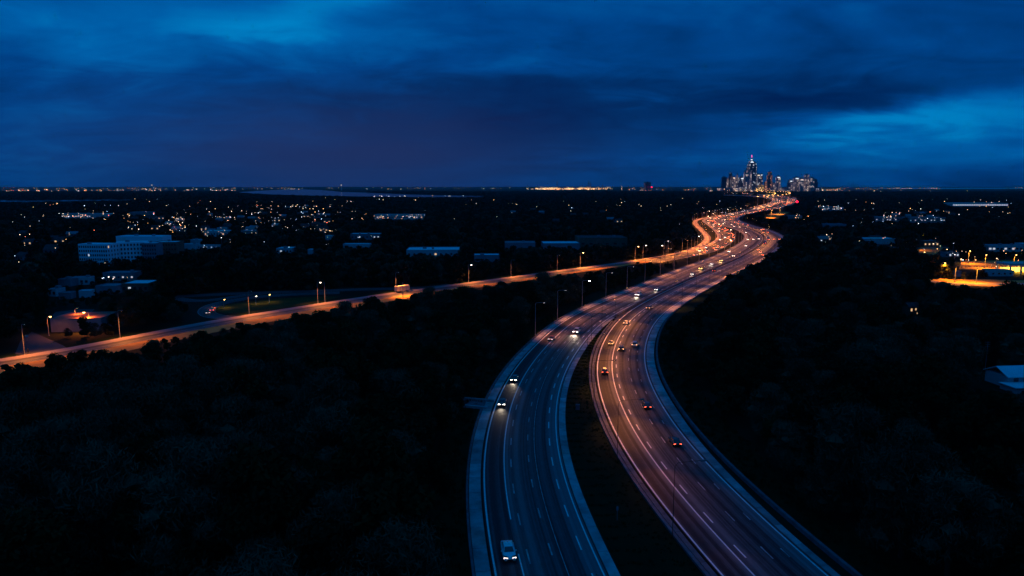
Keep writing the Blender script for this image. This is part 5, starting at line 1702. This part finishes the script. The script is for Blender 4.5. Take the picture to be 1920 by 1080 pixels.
# sign box and marker post in the median
x, y = g(1083, 768)
sb = thing('cabinet', (x, y, 0), -.1, 'small grey equipment cabinet on the grass median', 'cabinet')
q = MB(); q.box((0, 0, .65), (1.0, .6, 1.3)); q.build('case', M['wall_g'], sb)
q = MB(); q.box((0, 0, 1.34), (1.1, .7, .08)); q.build('lid', M['concrete_d'], sb)
q = MB(); q.box((0, -.31, .65), (.9, .03, 1.1)); q.build('door', M['concrete_d'], sb)
x, y = g(1157, 976)
mp = thing('marker_post', (x, y, 0), 0, 'thin marker post with plate standing in the grass median', 'post')
q = MB(); q.tube([(0, 0, 0), (0, 0, 2.6)], .05, 6); q.build('post', M['pole'], mp)
q = MB(); q.box((0, -.07, 2.2), (.35, .04, .7)); q.build('plate', M['wall_g'], mp)
# junction: sign and two bollards
x, y = g(51, 640)
sg = thing('road_sign', (x, y, 0), .2, 'small pale blue sign on a post at the paved junction', 'sign')
q = MB(); q.tube([(0, 0, 0), (0, 0, 2.4)], .06, 6); q.build('post', M['pole'], sg)
q = MB(); q.box((0, -.09, 2.0), (1.1, .06, .8)); q.build('plate', M['wall_w'], sg)
for i, p in enumerate(((46, 663), (53, 662))):
    x, y = g(*p)
    bo = thing('bollard', (x, y, 0), 0, 'dark bollard at the junction, %s of two' % ('left' if i == 0 else 'right'), 'bollard')
    q = MB(); q.tube([(0, 0, 0), (0, 0, .9), (0, 0, 1.1), (0, 0, 1.6)], [.22, .2, .24, .12], 10); q.build('shaft', M['trim'], bo)
    q = MB(); q.tube([(0, 0, 0), (0, 0, .12)], .32, 10); q.build('base', M['concrete_d'], bo)

# ---- houses of the far neighbourhoods
def house_set(wall, roof, lit):
    out = []
    q = MB(); q.box((0, 0, 1.6), (11, 7.5, 3.2), skip_bottom=True)
    q.face([(-5.5, -3.75, 3.2), (-5.5, 0, 5.6), (-5.5, 3.75, 3.2)][::-1]); q.face([(5.5, -3.75, 3.2), (5.5, 0, 5.6), (5.5, 3.75, 3.2)])
    out.append(('wall', q.mesh('wall', M[wall])))
    q = MB(); gable(q, 0, 0, 11, 7.5, 3.2, 5.6); out.append(('roof', q.mesh('roof', M[roof])))
    for k_, (wx, m_) in enumerate(((-3.4, lit), (0.2, 'pane'), (3.2, lit if lit == 'lit_w' else 'pane'))):
        q = MB(); q.box((wx, -3.78, 1.7), (1.6, .1, 1.4)); out.append(('window', q.mesh('window', M[m_])))
    q = MB(); q.box((2.6, 1.2, 5.4), (.8, .8, 1.6)); out.append(('chimney', q.mesh('chimney', M['brick'])))
    return out
sets = [house_set('wall_g', 'roof_d', 'lit_w'), house_set('brick', 'roof_d', 'pane'), house_set('wall_g', 'roof_m', 'pane'), house_set('brick', 'roof_m', 'lit_c'), house_set('wall_g', 'roof_d', 'pane')]
def houses(n, px0, px1, py0, py1, label, group):
    for _ in range(n):
        x, y = g(random.uniform(px0, px1), random.uniform(py0, py1))
        if any((x - a) ** 2 + (y - b2) ** 2 < (c + 8) ** 2 for a, b2, c in FOOT):
            continue
        o = thing('house', (x, y, 0), random.uniform(-.5, .5), label, 'house', group)
        for nm_, me in random.choice(sets):
            link(nm_, me, o)
        FOOT.append((x, y, 8)); SIGHT.append((x, y - 4, 5, 1.5))
houses(26, 245, 480, 402, 438, 'small far house in the lit neighbourhood above the hospital', 'houses above the hospital')
houses(26, 470, 630, 386, 434, 'small far house in the brightly lit neighbourhood left of the shops', 'houses left of the lit shops')
houses(14, 1640, 1790, 396, 414, 'small far house near the offices on the right', 'houses near the offices')
houses(10, 900, 1180, 392, 420, 'lone far house in the dark woods before the bright plant', 'lone houses in the dark woods')
houses(8, 40, 140, 440, 500, 'dim house in the woods left of the hospital', 'dim houses left of the hospital')
houses(6, 1540, 1640, 440, 456, 'dim house in the woods right of the bend', 'dim houses right of the bend')

# ---- city
def tower(px0, px1, ptop, m, label, steps=((0, 1.0),), spire=None, beacon=None, Y=6500, crown=None, depth=None):
    xa, zt = up(px0, ptop, Y)
    xb, _ = up(px1, ptop, Y)
    wd = xb - xa
    o = thing('tower', ((xa + xb) / 2, Y, 0), random.uniform(-.25, .25), label, 'tower')
    d_ = depth or wd * .9
    lev = [s_[0] for s_ in steps] + [1.0]
    for i, (z0, k) in enumerate(steps):
        q = MB(); za, zb = zt * z0, zt * lev[i + 1]
        q.box((0, 0, (za + zb) / 2), (wd * k, d_ * k, zb - za)); q.build('shaft', M[m], o)
        q = MB(); q.box((0, 0, zb + 1.5), (wd * k * .9, d_ * k * .9, 3)); q.build('ledge', M['wall_g'], o)
    kt = steps[-1][1]
    q = MB(); q.box((0, 0, zt + 6), (wd * kt * .5, d_ * kt * .5, 9)); q.build('plant_room', M['wall_g'], o)
    if crown:
        q = MB(); q.box((0, -d_ * kt * .5 - 1.5, zt - 9), (wd * kt * .6, 3, 7)); q.build('crown_light', M[crown], o)
    if spire:
        _, zs = up(px0, spire, Y)
        q = MB(); q.tube([(0, 0, zt), (0, 0, zt + (zs - zt) * .4), (0, 0, zs)], [7, 4.5, 1.5], 8); q.build('spire', M['pole'], o)
        if beacon:
            q = MB(); q.box((0, 0, zt + 14), (12, 12, 10)); q.build('beacon', M[beacon], o)
            q = MB(); q.box((0, 0, zs - 14), (7, 7, 24)); q.build('beacon', M['pink'], o)
    return o
M['pink'] = mat('pink_beacon', (.6, .1, .3), .4, emit=(1.0, .12, .35), estr=1.4)
M['crown_c'] = mat('cool_crown_light', (.8, .8, .8), .4, emit=(.8, .92, 1.0), estr=1.4)
M['crown_w'] = mat('warm_crown_light', (.8, .7, .6), .4, emit=(1.0, .72, .5), estr=1.4)
tower(1353.5, 1362, 332.5, 'tower_dark', 'dark slab tower at the left end of the skyline', Y=6500)
tower(1362, 1366, 335, 'tower_pale', 'narrow pale tower right of the dark slab', Y=6600)
tower(1367, 1372.5, 325, 'tower_dark', 'slim dark tower with flat top', ((0, 1), (.85, .8)), Y=6450)
tower(1372, 1379, 332, 'tower_pale', 'pale tower with lit left edge', ((0, 1), (.7, .8)), crown='crown_w')
tower(1380, 1384.5, 329, 'tower_pale', 'slim pale tower with pin mast', ((0, 1), (.8, .7)), spire=323, Y=6600)
tower(1385, 1394.5, 333, 'tower_glass', 'glass tower with white crown light left of the tallest', ((0, 1), (.75, .8)), crown='crown_c', spire=327)
tower(1397, 1408, 319.5, 'tower_pale', 'pale ribbed tower in front of the tallest', ((0, 1), (.92, .9)), Y=6380)
tower(1401, 1417.5, 302.5, 'tower_glass', 'tallest glass tower with pink-lit spire', ((0, 1), (.55, .94), (.8, .8), (.93, .55)), spire=290, beacon='crown_c', crown='crown_c', Y=6520)
tower(1411.5, 1418.5, 306, 'tower_glass', 'shoulder tower with white light joined beside the tallest', ((0, 1), (.9, .8)), crown='crown_c', Y=6600)
tower(1417, 1424.5, 327, 'tower_glass', 'glass tower right of the tallest with dotted lights', ((0, 1),), crown='crown_w')
tower(1425.5, 1430.5, 326.5, 'tower_pale', 'narrow tower topped by a white lamp', ((0, 1), (.85, .7)), crown='crown_c', Y=6620)
tower(1422.5, 1431, 347, 'tower_gold', 'low golden-lit building at the foot of the skyline', Y=6300)
tower(1415, 1422, 351, 'tower_gold', 'small golden block left of the golden building', Y=6280)
tower(1434, 1441, 341, 'tower_red', 'reddish lit block left of the dark-topped tower', Y=6350)
tower(1438.5, 1448, 323, 'tower_red', 'dark-topped tower glowing red on its lower floors', ((0, 1), (.55, .85), (.85, .6)), Y=6450)
tower(1448, 1454, 344, 'tower_pale', 'short pale block right of the red tower', Y=6500)
tower(1455.5, 1463.5, 331, 'tower_pale', 'pale tower with bright white top', ((0, 1), (.9, .9)), crown='crown_c')
tower(1478, 1486, 338, 'tower_glass', 'leftmost tower of the second cluster', ((0, 1), (.8, .8)), crown='crown_c')
tower(1484, 1490, 343, 'tower_pale', 'short pale tower in the second cluster', Y=6420)
tower(1488.5, 1498, 333, 'tower_pale', 'pale twin tower with lit roof edge, left of the pair', crown='crown_c', Y=6560)
tower(1498, 1506, 335.5, 'tower_pale', 'pale twin tower with lit roof edge, right of the pair', crown='crown_w', Y=6500)
tower(1507.5, 1518, 328, 'tower_pale', 'tallest brownish tower of the second cluster', ((0, 1), (.75, .75)), Y=6520)
tower(1519, 1526, 334, 'tower_pale', 'pale tower near the right end of the second cluster', Y=6450)
tower(1526, 1532.5, 337, 'tower_dark', 'dark tower closing the second cluster', ((0, 1), (.8, .7)), Y=6560)
for i, (a, b2, t_) in enumerate(((1345, 1353, 353), (1363, 1372, 353), (1379, 1388, 352), (1389, 1399, 351), (1407, 1416, 352), (1444, 1452, 353), (1463, 1474, 354), (1470, 1477, 352), (1500, 1509, 352), (1530, 1538, 354))):
    tower(a, b2, t_, ('tower_pale', 'tower_glass')[i % 2], 'low lit block at the foot of the skyline, number %s from its left end' % ('one two three four five six seven eight nine ten'.split()[i]), Y=6250 + 20 * (i % 3))

# ---- bright plant on the horizon
pl_x0, _ = up(986, 353, 11000)
pl_x1, _ = up(1170, 353, 11000)
plant = thing('refinery', ((pl_x0 + pl_x1) / 2, 11000, 0), 0, 'long orange-glowing industrial plant on the horizon', 'plant')
half = (pl_x1 - pl_x0) / 2
M['plant_lit'] = mat('plant_lamps', (.8, .5, .3), .5, emit=(1.0, .55, .22), estr=1.5)
M['plant_lit2'] = mat('plant_lamps_pale', (.8, .6, .4), .5, emit=(1.0, .66, .32), estr=2.4)
rr = random.Random(5)
for i in range(190):
    x = rr.uniform(-half, half)
    dens = math.exp(-((x / half + .1) / .75) ** 4)
    if rr.random() > dens:
        continue
    hgt = rr.uniform(16, 38) * (1 if rr.random() < .88 else 1.6)
    q = MB(); q.box((x, rr.uniform(-60, 120), hgt / 2), (rr.uniform(14, 40), 20, hgt)); q.build('hall', M['wall_g'], plant)
    q = MB()
    for _ in range(5):
        q.box((x + rr.uniform(-20, 20), -80, rr.uniform(3, hgt)), (rr.uniform(3, 8), 2, rr.uniform(2.5, 6)))
    tag(q.build('lamps', M[rr.choice(('plant_lit', 'plant_lit2'))], plant), kind='stuff')
for px_, ptop in ((1045, 340), (1104, 339), (1108, 341), (990, 346), (1130, 346)):
    xx, zz = up(px_, ptop, 11000)
    q = MB(); q.tube([(xx - plant.location.x, 30, 0), (xx - plant.location.x, 30, zz)], [9, 5], 8); q.build('stack', M['wall_g'], plant)
tower(1209, 1219, 342, 'tower_dark', 'lone dark block with red lights right of the bright plant', Y=9000)
xx, _ = up(1222, 350, 8900)
rl = thing('sign', (xx, 8900, 0), 0, 'small glowing red sign beside the lone dark block', 'sign')
q = MB(); q.box((0, 0, 45), (22, 4, 8)); q.build('panel', M['red'], rl)
q = MB(); q.box((0, 3, 20), (6, 2, 40)); q.build('post', M['pole'], rl)
for px_, ptop, lab in ((285, 345.5, 'distant mast with lights on the left horizon'), (640, 345.5, 'distant pale tower beyond the lake')):
    xx, zz = up(px_, ptop, 9500)
    o = thing('mast', (xx, 9500, 0), 0, lab, 'mast')
    q = MB(); q.tube([(0, 0, 0), (0, 0, zz)], [10, 6], 8); q.build('shaft', M['wall_w'], o)
    q = MB(); q.box((0, -8, zz - 12), (9, 3, 9)); q.build('lamp', M['crown_w'], o)

# ---- scattered town lights: lamps and lit yards nobody could count
LIGHT_MATS = [mat('town_light_' + n_, (.5, .5, .5), .5, emit=c_, estr=e_) for n_, c_, e_ in (
    ('amber', (1.0, .40, .11), 6.5), ('warm', (1.0, .60, .32), 4.6), ('white', (1.0, .86, .74), 4.6), ('blue', (.5, .72, 1.0), 5), ('red', (1.0, .16, .06), 9),
    ('dim_warm', (1.0, .66, .36), 5), ('dim_white', (.8, .88, 1.0), 4))]
def lights(label, specs):
    q = MB()
    for (px0, px1, py0, py1, n, wts) in specs:
        cl = [(random.uniform(px0, px1), random.uniform(py0, py1)) for _ in range(max(2, n // 9))]
        for _ in range(n):
            if random.random() < .3:
                c = random.choice(cl)
                px_, py_ = c[0] + random.gauss(0, 9), c[1] + random.gauss(0, .9)
                px_, py_ = min(max(px_, px0), px1), min(max(py_, py0), py1)
            else:
                px_, py_ = random.uniform(px0, px1), random.uniform(py0, py1)
            hz_ = random.uniform(8.5, 11.5) if 372 < py_ < 460 else 5
            x, y = g(px_, py_, hz_)
            r_ = min(3.6, max(.26, y * .00036)) * random.choice((.45, .6, .7, .85, 1.2))
            mi = random.choices(range(7), wts)[0]
            z_ = hz_
            q.box((x, y, z_), (r_ * 1.6, r_ * 1.6, r_ * 1.3), mi=mi, taper=.6)
            q.box((x, y, (z_ - r_ * .66) / 2), (.14, .14, z_ - r_ * .66), mi=7, skip_bottom=True)
    return tag(q.build('town_lights', LIGHT_MATS + [M['pole']]), label, kind='stuff')
W_ = (5, 4, 1.5, .6, .5, 6, 2.5)
lights('string of town lights along the left horizon', [(0, 445, 351.5, 358, 190, W_), (455, 960, 351, 354.6, 110, (4, 4, 2, .5, .3, 5, 2)), (60, 80, 364, 368, 16, (3, 5, 5, 0, 0, 1, 1)),
       (130, 262, 366.5, 368.5, 40, W_), (230, 320, 371, 374, 16, W_), (700, 900, 366, 371, 30, (1, 2, 4, 2, 0, 2, 4)), (600, 960, 371, 376, 22, W_)])
lights('scattered lights of the neighbourhood left of the highway', [(110, 165, 399, 409, 26, (4, 3, 2.5, 2, 1, 3, 2)), (170, 245, 395, 412, 18, W_), (240, 350, 396, 436, 52, W_), (300, 480, 391, 442, 96, W_),
       (470, 640, 383, 436, 130, (3, 4, 2.5, 2, .5, 5, 4)), (620, 700, 396, 416, 22, W_), (700, 795, 402, 410, 34, (3, 4, 3, 1, .3, 4, 3)), (0, 140, 400, 500, 34, W_), (150, 190, 430, 436, 8, (5, 2, 0, 0, 2, 1, 0)),
       (790, 980, 380, 416, 22, W_), (0, 250, 378, 410, 40, W_), (250, 700, 374, 392, 50, W_), (380, 720, 440, 482, 26, (1, 2, 4, 3, 0, 4, 5)), (140, 330, 470, 484, 10, (1, 2, 4, 3, 0, 2, 4)), (188, 250, 519, 524, 5, (0, 1, 4, 3, 0, 1, 5))])
lights('sparse lights in the dark woods before the city', [(960, 1000, 368, 371, 9, W_), (1000, 1350, 362, 400, 64, W_), (1180, 1350, 350.6, 357, 40, W_), (1220, 1300, 415, 470, 7, (4, 3, 1, 0, 0, 2, 1)), (1310, 1440, 378, 402, 34, W_)])
lights('lights at the foot of the city skyline', [(1330, 1540, 356.5, 363, 120, (5, 5, 4, 1, 1, 2, 2)), (1345, 1420, 359, 363, 60, (6, 5, 2, 0, .6, 2, 1)), (1540, 1570, 352, 358, 24, W_)])
lights('scattered lights right of the city', [(1570, 1680, 351.5, 355, 36, W_), (1675, 1765, 352, 354, 50, (4, 6, 4, 0, .3, 2, 2)), (1885, 1920, 350.8, 353, 14, (4, 3, 1, 0, 2, 1, 1)), (1540, 1900, 356, 366, 40, W_), (1530, 1920, 362, 400, 110, W_),
       (1535, 1580, 386, 396, 26, (0, 2, 4, 4, 0, 2, 4)), (1600, 1800, 400, 420, 40, (2, 3, 4, 2, 0, 3, 3)), (1800, 1920, 396, 420, 12, W_), (1480, 1530, 402, 416, 14, (5, 3, 0, 0, 0, 3, 0)), (1540, 1660, 420, 460, 10, W_),
       (1650, 1800, 446, 480, 22, (5, 4, 2, 0, .3, 3, 2)), (1800, 1920, 462, 500, 24, (5, 4, 2, 0, .3, 3, 2))])
grow()
# one twiggy treetop that reaches over the shoulder at the bottom of the picture
cm, tm, h_, r_, lm = TREE_KINDS[4]
for i, (x, y, k_) in enumerate(((-5.6, 73.5, .92), (-8.5, 79, .8))):
    o = thing('tree', (x, y, 0), 1.0 + i, 'twiggy treetop reaching over the pale shoulder, %s of two' % ('nearer' if i == 0 else 'farther'), 'tree')
    o.scale = (k_ * .6, k_ * .6, k_)
    link('trunk', tm, o)
    link('crown', cm, o)

# ------------------------------------------------------------------ dusk haze: one box of thin air round everything
if HAZE > 0:
    q = MB(); q.box((0, 4000, 226), (36000, 26000, 456))
    hz_m = bpy.data.materials.new('dusk_haze')
    hz_m.use_nodes = True
    t = NT(hz_m.node_tree)
    t.n.clear()
    vol = t.node('ShaderNodeVolumePrincipled')
    vol.inputs['Color'].default_value = (0.80, 0.86, 0.95, 1)
    vol.inputs['Density'].default_value = HAZE
    vol.inputs['Anisotropy'].default_value = 0.2
    t.l.new(vol.outputs[0], t.node('ShaderNodeOutputMaterial').inputs['Volume'])
    tag(q.build('haze', hz_m), 'thin blue dusk haze over the whole plain', kind='stuff')
